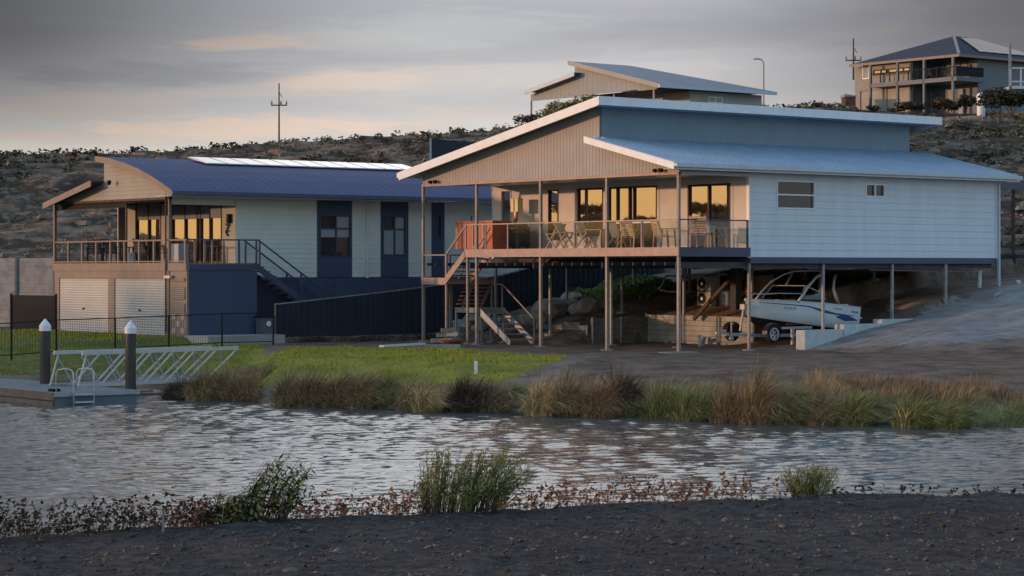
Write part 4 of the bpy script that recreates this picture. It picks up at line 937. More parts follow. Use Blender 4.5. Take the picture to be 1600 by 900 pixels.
# ================================================================== FENCES, WALLS, YARD
fe = thing('dark_boundary_fence', 'dark sheet steel fence climbing between the two big houses', 'fence', (0, 0, 0))
UF = 19.1; pts = [(430, 475), (520, 465), (600, 456), (660, 448.5), (700, 443), (780, 431), (840, 413), (900, 404), (960, 396)]
fp = [(F1.x(p, UF), F1.z(q, F1.x(p, UF), UF)) for p, q in pts]; xs_ = np.array([a for a, b_ in fp]); zs_ = np.array([b_ for a, b_ in fp])
x = xs_[0]
while x < 15:
    x2 = x+2.37; za = float(np.interp(x, xs_, zs_)); zb_ = float(np.interp(x2, xs_, zs_))
    if x2 > xs_[-1]: zb_ = zs_[-1]+(x2-xs_[-1])*.22; 
    if x > xs_[-1]: za = zs_[-1]+(x-xs_[-1])*.22
    g0, g1_ = gz(*F1.w(x, UF))-.15, gz(*F1.w(x2, UF))-.15
    p_ = MB(); m_ = 16
    for i in range(m_):
        a, b_ = x+(x2-x)*i/m_, x+(x2-x)*(i+1)/m_; d = .03 if i % 2 else 0
        t0, t1 = i/m_, (i+1)/m_
        def W3(xx, yy, zz): X, Y = F1.w(xx, yy); return (X, Y, zz)
        p_.hexa([W3(a, UF-d, g0+(g1_-g0)*t0), W3(b_, UF-d, g0+(g1_-g0)*t1), W3(b_, UF+.03, g0+(g1_-g0)*t1), W3(a, UF+.03, g0+(g1_-g0)*t0), W3(a, UF-d, za+(zb_-za)*t0-.04), W3(b_, UF-d, za+(zb_-za)*t1-.04), W3(b_, UF+.03, za+(zb_-za)*t1-.04), W3(a, UF+.03, za+(zb_-za)*t0-.04)])
    o = p_.build('fence_panel', M['fence'], fe)
    c_ = MB(); A0, B0 = F1.w(x, UF), F1.w(x2, UF); c_.beam((*A0, za-.01), (*B0, zb_-.01), .07, .05); c_.build('capping', M['postg'], o)
    q_ = MB(); X, Y = A0; q_.beam((X, Y, g0), (X, Y, za+.03), .07, .07); q_.build('fence_post', M['l_brown'] if x == xs_[0] else M['fence'], fe)
    x = x2
# pool style fence along the lower lawn
pf = thing('wire_mesh_fence', 'low black mesh fence with square posts along the lawn below the garages', 'fence', (0, 0, 0))
fpts = [(-27, 77.5, .0)]
for (px, pyt, Y) in ((-40, 506, 79.0), (18, 505, 79.6), (88, 500, 80.6), (180, 497, 83.0), (264, 493.5, 85.2), (347, 490, 87.0), (427, 489, 88.4)):
    X, Y, Z = at(px, pyt, Y); fpts.append((X, Y, Z))
fpts = fpts[1:]
for i in range(len(fpts)):
    X, Y, Z = fpts[i]; MB().beam((X, Y, Z-1.32), (X, Y, Z+.02), .06, .06).build('fence_post', M['black'], pf)
    if i < len(fpts)-1:
        X2, Y2, Z2 = fpts[i+1]; MB().beam((X, Y, Z), (X2, Y2, Z2), .03, .035).build('fence_rail', M['black'], pf); MB().beam((X, Y, Z-1.12), (X2, Y2, Z2-1.12), .03, .035).build('fence_rail', M['black'], pf)
        k = int(math.hypot(X2-X, Y2-Y)/.11); b_ = MB()
        for j in range(1, k): t = j/k; b_.beam((X+(X2-X)*t, Y+(Y2-Y)*t, Z+(Z2-Z)*t-1.12), (X+(X2-X)*t, Y+(Y2-Y)*t, Z+(Z2-Z)*t), .007, .007)
        b_.build('mesh_infill', M['black'], pf)
# grey retaining wall and dark gate left of the garages
rw = thing('grey_retaining_wall', 'long grey concrete retaining wall left of the garages', 'wall', (0, 0, 0))
a, b_ = at(-260, 415, 109), at(86, 408, 104)
for i in range(9):
    q_ = MB(); z0 = -.1+i*.4; q_.beam((a[0], a[1], z0+.2), (b_[0], b_[1], z0+.2), .15, .392); q_.build('sleeper', M['concrete'], rw)
for t in np.linspace(0, 1, 7): MB().beam((a[0]+(b_[0]-a[0])*t, a[1]+(b_[1]-a[1])*t-.12, -.1), (a[0]+(b_[0]-a[0])*t, a[1]+(b_[1]-a[1])*t-.12, 3.55), .12, .1).build('wall_post', M['concrete'], rw)
gt = thing('dark_side_gate', 'dark sheet steel gate panel between the retaining wall and the garages', 'gate', (0, 0, 0))
a, b_ = at(18, 461, 101), at(88, 460, 99)
MB().beam((a[0], a[1], .9), (b_[0], b_[1], .9), .05, 1.85).build('gate_panel', M['black'], gt)
for q_ in (a, b_): MB().beam((q_[0], q_[1]-.05, -.1), (q_[0], q_[1]-.05, 1.9), .09, .09).build('gate_post', M['black'], gt)
# paving beside the left house
pv = MB(); w2 = [F2.w(-.2, -3.4), F2.w(3.6, -3.0), F2.w(3.6, -1.42), F2.w(-.2, -1.42)]
tag(pv.prism([(X, Y, -.4) for X, Y in w2], (0, 0, .74)).build('paving', M['paving']), kind='structure')
# retaining walls under the stilt house
def sleeper_wall(name, label, p, q, z0, z1, m, postm, n, th=.1, caps=()):
    t = thing(name, label, 'wall', (0, 0, 0)); rows = max(1, round((z1-z0)/.22)); hgt = (z1-z0)/rows
    for i in range(rows): MB().beam((*p, z0+hgt*(i+.5)), (*q, z0+hgt*(i+.5)), th, hgt-.012).build('sleeper', m, t)
    for k in range(n+1):
        s_ = k/n; X, Y = p[0]+(q[0]-p[0])*s_, p[1]+(q[1]-p[1])*s_
        d = Vector((q[0]-p[0], q[1]-p[1])).normalized(); nx_, ny_ = (d.y, -d.x) if -d.x < 0 else (-d.y, d.x)
        MB().beam((X+nx_*.07, Y+ny_*.07, z0-.1), (X+nx_*.07, Y+ny_*.07, z1+.03), .09, .06).build('wall_post', postm, t)
    return t
sleeper_wall('sleeper_wall', 'sunlit grey sleeper wall with pale posts behind the bow of the boat', F1.w(7.35, 3.7), F1.w(7.35, 9.95), -.1, 1.13, M['sleeper'], M['conc_l'], 3)
sleeper_wall('dark_sleeper_wall', 'dark sleeper retaining wall below the green mound under the house', F1.w(4.3, 9.9), F1.w(7.3, 9.9), -.1, 1.02, M['sleeper_d'], M['sleeper'], 2)  # shade on this face is put into the darker sleeper colour
sleeper_wall('low_sleeper_wall', 'lower dark sleeper wall with pale post tops behind the centre stilts', F1.w(4.2, 10.0), F1.w(4.2, 13.2), -.1, .72, M['sleeper_d'], M['conc_l'], 2)
# stepped blocks along the driveway edge
bw = thing('driveway_block_wall', 'stepped pale concrete block wall between the boat trailer and the driveway', 'wall', (F1.ox, F1.oy, 0), TH)
for i, (p0, p1, zb_, zt2) in enumerate(((1258, 1318, -.1, 516), (1318.5, 1378, .1, 507), (1378.5, 1437, .5, 499))):
    x0, x1 = F1.x(p0, -.5), F1.x(p1, -.5); z1 = F1.z(zt2, x0, -.5)
    MB().box(x0, x1-.02, -.5, -.02, zb_, z1).build('concrete_block', M['conc_l'], bw, bevel=.02)
# rusty dark column, tank, air conditioners on the terrace
def place(px, Y): X = (px-800)/FPX*Y; return X, Y, gz(X, Y)
def facing(o, a=0): o.rotation_euler = (0, 0, TH+a)
for k, (py, lab) in enumerate(((454, 'upper air conditioning unit of the stack of two under the house'), (477.5, 'lower air conditioning unit of the stack of two under the house'))):
    X, Y = (1104-800)/FPX*92, 92; zz = CZ+(HOR-py)/FPX*Y
    t = thing('air_conditioner', lab, 'air conditioner', (X, Y, zz), TH, 'stacked air conditioning units')
    MB().box(-.15, .15, -.40, .40, 0, .58).build('casing', M['cream'], t, bevel=.01); MB().lathe((-.16, .1, .29), [(.22, -.01), (.22, .01)], 20, 'x').build('fan_grille', M['black'], t); MB().lathe((-.175, .1, .29), [(.07, -.01), (.06, .01)], 12, 'x').build('fan_hub', M['white'], t)
st2 = thing('service_stand', 'pale panel and shelf frame carrying the two air conditioning units', 'stand', (*place(1117, 92.2)[:2], 0), TH)
zz = CZ+(HOR-478)/FPX*92.2
MB().box(-.1, .1, -.18, .18, zz-.35, zz+1.35).build('side_panel', M['cream'], st2); MB().box(-.3, .3, .2, 1.2, zz-.06, zz-.01).build('shelf', M['alud'], st2); MB().box(-.3, .3, -.4, 1.6, zz+1.25, zz+1.32).build('top_shelf', M['alud'], st2)
for y_ in (.22, 1.17): MB().box(-.28, -.22, y_-.03, y_+.03, zz-.7, zz-.06).build('leg', M['alud'], st2)
X, Y, Z = place(1136, 92.0); zz = CZ+(HOR-481)/FPX*Y
o = MB().lathe((X, Y, zz-.4), [(.34, 0), (.34, .95), (.36, 1.0), (.3, 1.08), (.1, 1.14)], 20).build('hot_water_tank', M['conc_l'], smooth=False); tag(o, 'pale cylindrical water tank beside the air conditioning units', 'tank')
X, Y, Z = place(1150, 90.5); o = MB().box(-.17, .17, -.17, .17, 0.9, 3.2).build('dark_timber_column', M['under'], None, bevel=.02); tag(o, 'thick dark column standing left of the boat bow', 'column'); o.location = (X, Y, 0); facing(o)
pp = MB(); P = [at(1040, 431, 94), at(1066, 432, 94), at(1100, 432, 93.5)]; pp.tube(P, .035); pp.tube([at(1030, 452, 94), at(1044, 456, 94), at(1062, 456, 93.5)], .03); pp.tube([at(1040, 431, 94), at(1034, 446, 94), at(1028, 452, 94)], .03)
tag(pp.build('conduit_pipe', M['alu'], None), 'bent pale conduit pipes running over the mound to the air conditioners', 'pipe')
X, Y, Z = place(1118, 95); o = MB(); rr = random.Random(3)
for i in range(7): o.beam((X-1.0+rr.random()*.3, Y+i*.1, Z+.9+rr.random()*.3), (X+1.2+rr.random()*.4, Y+i*.1, Z+1.0+rr.random()*.3), .14, .06)
tag(o.build('stacked_planks', M['alud']), 'loose stack of grey planks above the air conditioning units', 'planks')
X, Y, Z = place(1187, 93); o = MB().box(-.35, .35, -.5, .5, 2.0, 2.75).build('cardboard_box', M['cream'], None, bevel=.02); o.data.materials[0] = pmat('tan_card', (.33, .20, .10), .8, .1); tag(o, 'tan box on the bank behind the boat bow', 'box'); o.location = (X, Y, 0); facing(o)
# right edge: rear deck structure
rd = thing('rear_fence', 'dark steel fence panel behind the far corner of the stilt house', 'fence', (0, 0, 0))
a, b_ = at(1548, 399, 97), at(1700, 401, 99); MB().beam((a[0], a[1], a[2]-.75), (b_[0], b_[1], b_[2]-.75), .06, 1.6).build('fence_panel', M['fence'], rd)
MB().beam((a[0], a[1]-.08, a[2]-1.8), (a[0], a[1]-.08, a[2]+.05), .1, .1).build('fence_post', M['fence'], rd); a = at(1584, 399, 97.3); MB().beam((a[0], a[1]-.1, a[2]-1.6), (a[0], a[1]-.1, a[2]+.06), .1, .1).build('fence_post', M['fence'], rd)
pg = thing('rear_pergola', 'dark pergola beam on a rusty post behind the far corner of the stilt house', 'pergola', (0, 0, 0))
a = at(1583, 292, 97.5); MB().beam((a[0], a[1], 2.5), (a[0], a[1], a[2]), .14, .14).build('pergola_post', M['rust'], pg)
a, b_ = at(1552, 290, 95.5), at(1640, 293, 98.5); MB().beam(a, b_, .12, .28).build('pergola_beam', M['navy'], pg)
cr = thing('driveway_rail', 'pale tube rail with a round post climbing beside the top of the driveway', 'rail', (0, 0, 0))
a, b_ = at(1553, 462, 88.5), at(1591, 447, 91.5); MB().tube([a, b_], .05, 10).build('tube_rail', M['alud'], cr); X, Y, Z = b_; MB().lathe((X, Y, Z-.35), [(.08, 0), (.08, .42), (.12, .44), (.12, .55), (.04, .60)], 14).build('rail_post', M['alu'], cr)
MB().lathe((a[0], a[1], a[2]-.5), [(.06, 0), (.06, .48)], 12).build('rail_post', M['alud'], cr)
# small yard things
X, Y = gp(692, 545); o = MB().box(-.65, .65, -.3, .3, -.02, .15).build('concrete_slab', M['concrete'], None, bevel=.02); tag(o, 'pale concrete slab lying at the foot of the outside stairs', 'slab'); o.location = (X, Y+.3, 0)
fpz = thing('firewood_pile', 'small pile of pale firewood with an orange bowl near the stair foot', 'firewood', (*gp(701, 537), 0))
for i, (a, b_, c_, d) in enumerate(((-.4, .1, .12, .2), (-.1, -.1, .13, -.4), (.2, .1, .12, .5), (-.2, .05, .34, .1), (.1, 0, .36, -.3), (0, 0, .54, .3))):
    MB().beam((a-.3*cos(d), b_-.3*sin(d), c_), (a+.3*cos(d), b_+.3*sin(d), c_+.03), .17, .15).build('log', M['rockp'] if i % 2 else M['cream'], fpz)
MB().lathe((.12, -.28, .0), [(.2, 0), (.42, .12), (.46, .2), (.4, .18), (.1, .05)], 18).build('fire_bowl', M['orange'], fpz)
a, b_ = gp(596, 543), gp(662, 540); o = MB().beam((*a, .05), (*b_, .07), .22, .08).build('long_white_plank', M['white']); tag(o, 'long pale plank lying at the back edge of the lawn', 'plank')
X, Y = gp(743.5, 579); o = MB().beam((X, Y, -.1), (X, Y, .28), .10, .10).build('white_marker_post', M['white']); tag(o, 'short white marker post at the front edge of the lawn', 'post')
GR = 'boulders heaped under the stairs and the deck'
def rock(r, m, seed, sq=.7):
    q = np.random.default_rng(seed); mb = MB(); import bmesh
    b = bmesh.new(); bmesh.ops.create_icosphere(b, subdivisions=2, radius=r)
    for v in b.verts:
        n_ = v.co.normalized(); k = 1+.28*(vnoise(np.array([n_.x*1.7+seed]), np.array([n_.y*1.7+n_.z*2]), seed)[0]-.5)*2; v.co = Vector((n_.x*r*1.25, n_.y*r, n_.z*r*sq))*k
    me = bpy.data.meshes.new('boulder'); b.to_mesh(me); b.free(); me.materials.append(m); o = bpy.data.objects.new('boulder', me); COL.objects.link(o); o.rotation_euler = (0, 0, q.uniform(0, 6)); return o
names = ['pale flat boulder at the bottom of the last stair flight', 'grey boulder just right of the last stair flight', 'largest pale boulder between the stair foot and the centre stilts', 'rounded pale boulder behind the second row of stilts', 'small grey boulder against the low sleeper wall', 'grey boulder in front of the dark fence left of the stair landing', 'small pale boulder below the stair landing', 'grey boulder between the two stair landings', 'broad grey boulder on top of the low sleeper wall', 'rough grey boulder at the foot of the green mound', 'low pale boulder beside the fence foot', 'dark grey boulder behind the firewood pile']
for i, (px, py, Y, r_) in enumerate(((790, 533, 93.5, .38), (835, 522, 94.5, .55), (858, 503, 96.0, .85), (882, 494, 96.5, .62), (905, 496, 95.6, .4), (720, 524, 96.5, .5), (748, 530, 95.3, .33), (765, 520, 96, .5), (925, 497, 95.6, .6), (893, 487, 98, .6), (735, 517, 97.4, .4), (712, 533, 95, .3))):
    o = rock(r_, M['rockp'] if i in (0, 2, 3, 6, 10) else M['rock'], i+3); X = (px-800)/FPX*Y; o.location = (X, Y, max(gz(X, Y)+r_*.2, CZ+(HOR-py)/FPX*Y)); tag(o, names[i], 'boulder', GR)
    o.location.z = gz(X, Y)+r_*.25
sl_ = thing('sleeper_steps', 'stack of dark timber sleeper steps right of the last stair flight', 'steps', (*F1.w(3.6, 11.9), 0), TH)
for i in range(4): MB().box(-.1+i*.32, .25+i*.32+.3, -1.1, .3, i*.22, i*.22+.17).build('sleeper_step', M['sleeper_d'], sl_)
# ================================================================== BOAT ON ITS TRAILER
YB = 2.45; xb = F1.x(1164, YB); BX, BY = F1.w(xb, YB)
ZBT = .22
bt = thing('motor_boat', 'white speedboat with dark bottom, blue flashes and tower arches, parked under the house', 'boat', (BX, BY, 0), TH)
BL = F1.x(1342, YB-1.05)-xb
st = []                                              # stations: x, keel z, (chine half width, z), (sheer half width, z)
zs0 = F1.z(469, xb, YB); zs1 = F1.z(481, xb+BL, YB); K0 = .52
for t in np.linspace(0, 1, 15):
    x = BL*t; w = 1.12*min(1, (1-(1-min(t/.62, 1))**2.1))**.8+.02
    sheer = zs0+(zs1-zs0)*t+.05*sin(pi*t)
    keel = K0+(1.2-K0)*(1-min(t/.42, 1))**2.4-.06*t
    ch = w*.84; cz_ = max(keel+.02, 1.24-.66*t**.75)
    cz_ = min(cz_, sheer-.08); st.append((x, keel, ch, cz_, w, sheer))
def hullrow(i, s_):
    x, k, ch, cz_, w, sh = st[i]
    return [(x, 0, k), (x, s_*ch, cz_), (x, s_*(ch+.06*w), cz_+.02), (x, s_*(w*.97), (cz_+sh)/2+.02), (x, s_*w, sh)]
def loft(rows, m, name, parent):
    mb = MB(); k = len(rows[0])
    for r_ in rows: mb.v += [tuple(p) for p in r_]
    for i in range(len(rows)-1):
        for j in range(k-1): mb.f.append((i*k+j, (i+1)*k+j, (i+1)*k+j+1, i*k+j+1))
    return mb.build(name, m, parent, smooth=True)
rb = [[hullrow(i, -1)[1], hullrow(i, -1)[0], hullrow(i, 1)[1]] for i in range(15)]
loft(rb, M['hullb'], 'hull_bottom', bt)
hs2 = [hullrow(i, 1)[1:][::-1]+[] for i in range(15)]
for s_ in (-1, 1): loft([hullrow(i, s_)[1:] for i in range(15)], M['hull'], 'hull_side', bt)
x, k, ch, cz_, w, sh = st[-1]; MB().prism([(x, -w, sh), (x, -ch, cz_), (x, 0, k), (x, ch, cz_), (x, w, sh)], (.03, 0, 0)).build('transom', M['hull'], bt)
dkm = MB()
for i in range(14):
    a, b_ = st[i], st[i+1]; inn = 0 if i < 3 else .28
    for s_ in (-1, 1): dkm.hexa([(a[0], s_*a[4], a[5]-.02), (b_[0], s_*b_[4], b_[5]-.02), (b_[0], s_*max(0, b_[4]-(.28 if i >= 3 else b_[4])), b_[5]-.02), (a[0], s_*max(0, a[4]-(.28 if i >= 3 else a[4])), a[5]-.02), (a[0], s_*(a[4]+.03), a[5]+.05), (b_[0], s_*(b_[4]+.03), b_[5]+.05), (b_[0], s_*max(0, b_[4]-(.28 if i >= 3 else b_[4])), b_[5]+.07), (a[0], s_*max(0, a[4]-(.28 if i >= 3 else a[4])), a[5]+.07)])
dkm.build('gunwale', M['hull'], bt)
MB().box(st[4][0], BL-.2, -.8, .8, K0+.35, K0+.4).build('cockpit_floor', M['seat'], bt)
for (x, y_) in ((3.0, -.45), (3.0, .45)): MB().box(x-.05, x+.5, y_-.25, y_+.25, K0+.4, K0+.85).build('seat', M['seat'], bt, bevel=.05); MB().box(x+.42, x+.55, y_-.25, y_+.25, K0+.85, zs0+.15).build('seat_back', M['seat'], bt, bevel=.03)
MB().box(BL-.9, BL-.25, -.75, .75, K0+.4, zs1-.05).build('sun_pad', M['seat'], bt, bevel=.05)
MB().box(BL-.75, BL-.05, -.55, .55, zs1+.06, zs1+.16).build('engine_cover', M['hull'], bt, bevel=.03)
cw = MB()
for s_ in (-1, 1): cw.tube([(st[1][0], s_*st[1][4]*.8, sh+.55), (st[3][0], s_*(st[3][4]-.05), zs0+.26), (st[6][0], s_*(st[6][4]-.08), zs0+.24), (st[6][0]+.12, s_*(st[6][4]-.08), zs0+.06)], .02)
cw.tube([(.05, 0, zs0+.08), (.25, -.25, zs0+.24), (st[3][0], -st[3][4]+.05, zs0+.26)], .02); cw.build('bow_rail', M['alu'], bt)
xw = F1.x(1257, 1.4)-xb
ws = MB(); y1 = 1.02
ws.hexa([(xw-.2, -y1, zs0+.03), (xw-.2, y1, zs0+.03), (xw-.17, y1, zs0+.03), (xw-.17, -y1, zs0+.03), (xw+.20, -.85, zs0+.52), (xw+.20, .85, zs0+.52), (xw+.23, .85, zs0+.52), (xw+.23, -.85, zs0+.52)])
for s_ in (-1, 1): ws.prism([(xw-.15, s_*y1, zs0+.03), (xw+1.1, s_*1.08, zs0+.0), (xw+.85, s_*1.0, zs0+.28), (xw+.22, s_*.86, zs0+.52)], (0, .02*s_, 0))
ws.build('windscreen', M['screen'], bt)
wf = MB()
for s_ in (-1, 1): wf.tube([(xw-.18, s_*1.03, zs0+.05), (xw+.22, s_*.87, zs0+.54), (xw+.85, s_*1.01, zs0+.30), (xw+1.1, s_*1.09, zs0+.02)], .02)
wf.tube([(xw+.22, -.87, zs0+.54), (xw+.22, .87, zs0+.54)], .02); wf.build('windscreen_frame', M['alu'], bt)
# tower arches: profile along the boat as seen in side view
def bx(px, y_): return F1.x(px, YB+y_)-xb
def bz(py, px, y_): return F1.z(py, F1.x(px, YB+y_), YB+y_)
def archtube(ptsv, y_, r_, m, name): MB().tube([(bx(px, y_), y_, bz(py, px, y_)) for px, py in ptsv], r_, 10).build(name, m, bt, smooth=True)
archtube([(1181, 468), (1190, 455), (1205, 440), (1222, 430), (1238, 424), (1262, 423), (1284, 423)], -.95, .03, M['alu'], 'tower_arch')
archtube([(1247, 472), (1256, 458), (1264, 446), (1275, 433), (1288, 426)], -1.0, .055, M['alu'], 'tower_leg')
archtube([(1226, 453), (1230, 441), (1238, 426)], .6, .05, M['alu'], 'tower_leg')
archtube([(1312, 478), (1306, 463), (1302, 450), (1303, 437), (1306, 429)], .55, .06, M['alu'], 'tower_leg')
tx = bx(1262, 0); MB().tube([(bx(1262, -.95), -.95, bz(423, 1262, -.95)), (tx, .6, bz(423, 1262, -.95)+.02)], .03).build('cross_bar', M['alu'], bt)
# blue flashes, lettering patch and badge follow the near side, 6 mm proud
def side_pt(x, h_):                                  # point on near topside at height fraction
    t = np.interp(x, [s[0] for s in st], range(15)); i = int(min(t, 13)); f_ = t-i
    def ev(i):
        r_ = hullrow(i, -1)[2:]; zz = [p[2] for p in r_]; yy = [p[1] for p in r_]; z = r_[0][2]+(r_[-1][2]-r_[0][2])*h_; return np.array([float(np.interp(z, zz, yy)), z])
    a = ev(i)*(1-f_)+ev(i+1)*f_; return (x, a[0]-.007, a[1])
def decal(name, top, bot, m, n=18):
    mb = MB(); 
    for i in range(n): 
        u0, u1 = i/n, (i+1)/n
        def P(u, c): xs__ = [p[0] for p in c]; x = xs__[0]+(xs__[-1]-xs__[0])*u; return side_pt(x*BL, float(np.interp(x, xs__, [p[1] for p in c])))
        mb.poly([P(u0, bot), P(u1, bot), P(u1, top), P(u0, top)])
    return mb.build(name, m, bt)
decal('blue_flash', [(.03, .90), (.45, .86), (.72, .66), (.93, .62)], [(.03, .87), (.45, .80), (.72, .56), (.93, .60)], M['stripe'])
decal('blue_flash', [(.46, .85), (.60, .70), (.70, .66)], [(.46, .80), (.60, .60), (.70, .58)], M['stripe'])
decal('blue_flash', [(.74, .50), (.83, .66), (.97, .46)], [(.74, .46), (.84, .34), (.97, .42)], M['stripe'])
decal('thin_flash', [(.71, .86), (.80, .86)], [(.71, .83), (.80, .83)], M['black'])
for k in range(6): decal('number_plate_letter', [(.245+k*.018, .74), (.256+k*.018, .74)], [(.247+k*.018, .60), (.258+k*.018, .60)], M['alud'], 2)
decal('side_badge', [(.90, .84), (.93, .86), (.95, .80)], [(.90, .74), (.93, .76), (.95, .72)], M['alud'], 6)
decal('side_badge', [(.955, .84), (.975, .82)], [(.955, .74), (.975, .76)], M['stripe'], 4)
MB().box(BL+.03, BL+.40, -.85, .85, zs1-.42, zs1-.36).build('swim_platform', M['hull'], bt, bevel=.02)
MB().box(BL+.1, BL+.38, -.25, .25, K0-.15, zs1-.45).build('stern_drive', M['tyre'], bt, bevel=.05)
# trailer
tr = thing('boat_trailer', 'galvanised boat trailer under the white speedboat with its drawbar reaching left', 'trailer', (BX, BY, 0), TH)
tw = bx(1207, -1.1); zw = F1.z(522, xb+tw, YB-1.1)
fr = MB()
for s_ in (-1, 1): fr.beam((.6, s_*.45, zw-.08), (BL-.1, s_*.85, zw-.08), .07, .12); fr.beam((.6, s_*.45, zw-.08), (-1.0, 0, zw+.0), .07, .12)
for x in (.9, 2.2, 3.4, 4.6): fr.beam((x, -.8, zw-.1), (x, .8, zw-.1), .06, .08)
fr.beam((-1.0, 0, zw+.05), (-1.5, 0, zw+.05), .07, .1); fr.build('frame', M['alud'], tr)
for s_ in (-1, 1):
    for xx in (tw, tw+.0) if s_ < 0 else (tw,):
        pass
    wh = MB().lathe((tw, s_*1.10, zw), [(.22, -.11), (.31, -.10), (.335, -.05), (.335, .05), (.31, .10), (.22, .11)], 28, 'y').build('wheel', M['tyre'], tr)
    rm = MB(); rm.lathe((tw, s_*1.10+s_*.085, zw), [(.235, -.02), (.235, .025)] if s_ > 0 else [(.235, -.025), (.235, .02)], 24, 'y'); rm.build('rim', M['white'], wh)
    sp_ = MB()
    for k in range(5):
        a = k*2*pi/5+.3; sp_.lathe((tw+.14*cos(a), s_*1.10+s_*.112, zw+.14*sin(a)), [(.042, -.003), (.042, .003)], 10, 'y')
    sp_.lathe((tw, s_*1.1+s_*.115, zw), [(.04, -.01), (.03, .01)], 12, 'y'); sp_.build('rim_opening', M['tyre'], wh)
    mg = MB()
    for k in range(10):
        a0, a1 = pi*k/10, pi*(k+1)/10; r0 = .40
        mg.hexa([(tw+r0*cos(a0), s_*1.1-.13, zw+r0*sin(a0)), (tw+r0*cos(a0), s_*1.1+.13, zw+r0*sin(a0)), (tw+r0*cos(a1), s_*1.1+.13, zw+r0*sin(a1)), (tw+r0*cos(a1), s_*1.1-.13, zw+r0*sin(a1)), (tw+(r0+.02)*cos(a0), s_*1.1-.13, zw+(r0+.02)*sin(a0)), (tw+(r0+.02)*cos(a0), s_*1.1+.13, zw+(r0+.02)*sin(a0)), (tw+(r0+.02)*cos(a1), s_*1.1+.13, zw+(r0+.02)*sin(a1)), (tw+(r0+.02)*cos(a1), s_*1.1-.13, zw+(r0+.02)*sin(a1))])
    mg.build('mudguard', M['hullb'], tr)
wp = MB(); wp.beam((-.25, 0, zw+.1), (-.05, 0, zs0-.25), .07, .07); wp.box(-.15, .1, -.12, .12, zs0-.35, zs0-.15); wp.build('winch_post', M['alud'], tr)
jw = MB(); jw.tube([(-.85, -.15, zw-.1), (-.85, -.15, zw+.5)], .03); jw.lathe((-.85, -.15, zw-.17), [(.1, -.03), (.1, .03)], 14, 'y'); jw.build('jockey_wheel', M['alud'], tr)
pst_ = MB(); X = bx(1231, -1); pst_.box(X-.05, X+.05, -1.3, -1.2, -.1, zw+.18); pst_.box(X-.6, X+1.0, -1.3, -1.2, zw+.18, zw+.27); pst_.build('side_support', M['alud'], tr)
# clutter by the drawbar
cl = MB()
for i in range(5): cl.beam((i*.25-.4, .1*(i % 2), .08+.05*i), (i*.25-.1, .3, .45-.05*i), .12, .1)
o = cl.build('timber_offcuts', M['alud']); o.location = (*F1.w(xb-1.25, 3.2), .0); o.rotation_euler = (0, 0, TH); tag(o, 'heap of grey timber offcuts beside the trailer drawbar', 'timber')

# ================================================================== HILLTOP HOUSES
def hz_(px, py, Y): return at(px, py, Y)
X, Y, Z = hz_(1026, 137, 150); F3 = Frame(X, Y); Z3 = Z
H3 = thing('skillion_hill_house', 'pale hillside house with a blue-grey split skillion roof directly above the stilt house', 'house', (X, Y, 0), TH)
yL = F3.y(829, 0); xR = F3.x(1190, 0); fl3 = Z3-2.75
yP = F3.y(898, 0)
def pz(py, px): return F3.z(py, -.6, F3.y(px, -.6))
yp_ = F3.y(888, -.6); zp = pz(95.5, 888); ye_ = F3.y(1030, -.6); ze = pz(131, 1030)
RA = [(ye_, ze), (yp_, zp)]; RB = [(F3.y(898, -.6), pz(113, 898)), (F3.y(820, -.6), pz(142.5, 820))]
r = MB(); xr = xR+.4
# main skillion, hipped down at its far end
r.hexa([(-.6, ye_, ze-.06), (xr, ye_, ze-.06), (xr-5.0, yp_, zp-.06), (-.6, yp_, zp-.06), (-.6, ye_, ze), (xr, ye_, ze), (xr-5.0, yp_, zp), (-.6, yp_, zp)])
r = r.build('main_roof', M['roof_3'], H3); rake(MB(), -.66, -.601, RA, .30, .03).build('rake_fascia', M['cream'], r)
MB().box(-.66, xr+.05, ye_-.14, ye_-.005, ze-.24, ze-.02).build('gutter', M['gutter'], r)
MB().hexa([(xr, ye_, ze-.06), (xr, yL, ze-.06), (xr-5, yp_+.1, zp-.06), (xr-5, yp_, zp-.06), (xr, ye_, ze), (xr, yL, ze), (xr-5, yp_+.1, zp), (xr-5, yp_, zp)]).build('hip_end', M['roof_3'], r)
r = slope_sheet(MB(), -.6, xr, RB, .06).build('low_roof', M['roof_3'], H3); rake(MB(), -.66, -.601, RB, .28, .03).build('rake_fascia', M['gutter'], r)
gb = MB(); zA = lambda y: ze+(y-ye_)*(zp-ze)/(yp_-ye_)-.3; zB = lambda y: RB[0][1]+(y-RB[0][0])*(RB[1][1]-RB[0][1])/(RB[1][0]-RB[0][0])-.2
vboards(gb, PX(0), 0, yP, Z3-.1, zA, .5); vboards(gb, PX(0), yP, yL, Z3-.1, lambda y: max(Z3-.05, zB(y)), .5); gb.build('gable_wall', pmat('grey_gable', (.27, .285, .29), .7, .05), H3)
boards(MB(), PY(0), 3.0, xR, fl3-1.5, Z3-.05, .25, .015).build('side_wall', pmat('grey_green_wall', (.34, .37, .37), .7, .05), H3)
a, b_ = F3.x(1107, 0), F3.x(1129, 0); window(H3, PY(0), a, b_, F3.z(161, a, 0), F3.z(150.5, a, 0), M['fascia'], M['glass_b'], vs=[(a+b_)/2], w=.08)
y9 = F3.y(852, 3.0)
boards(MB(), PX(3.0), 0, y9, fl3-1.5, Z3-.1, .25, .015).build('verandah_wall', M['cream'], H3)
for p0, p1 in ((873, 878), (884, 897), (975, 1003), (925, 948)):
    a, b_ = sorted((F3.y(p0, 3), F3.y(p1, 3))); window(H3, PX(3.0), a, b_, fl3+.1, fl3+2.2, M['rust'], M['glass_y'], w=.07)
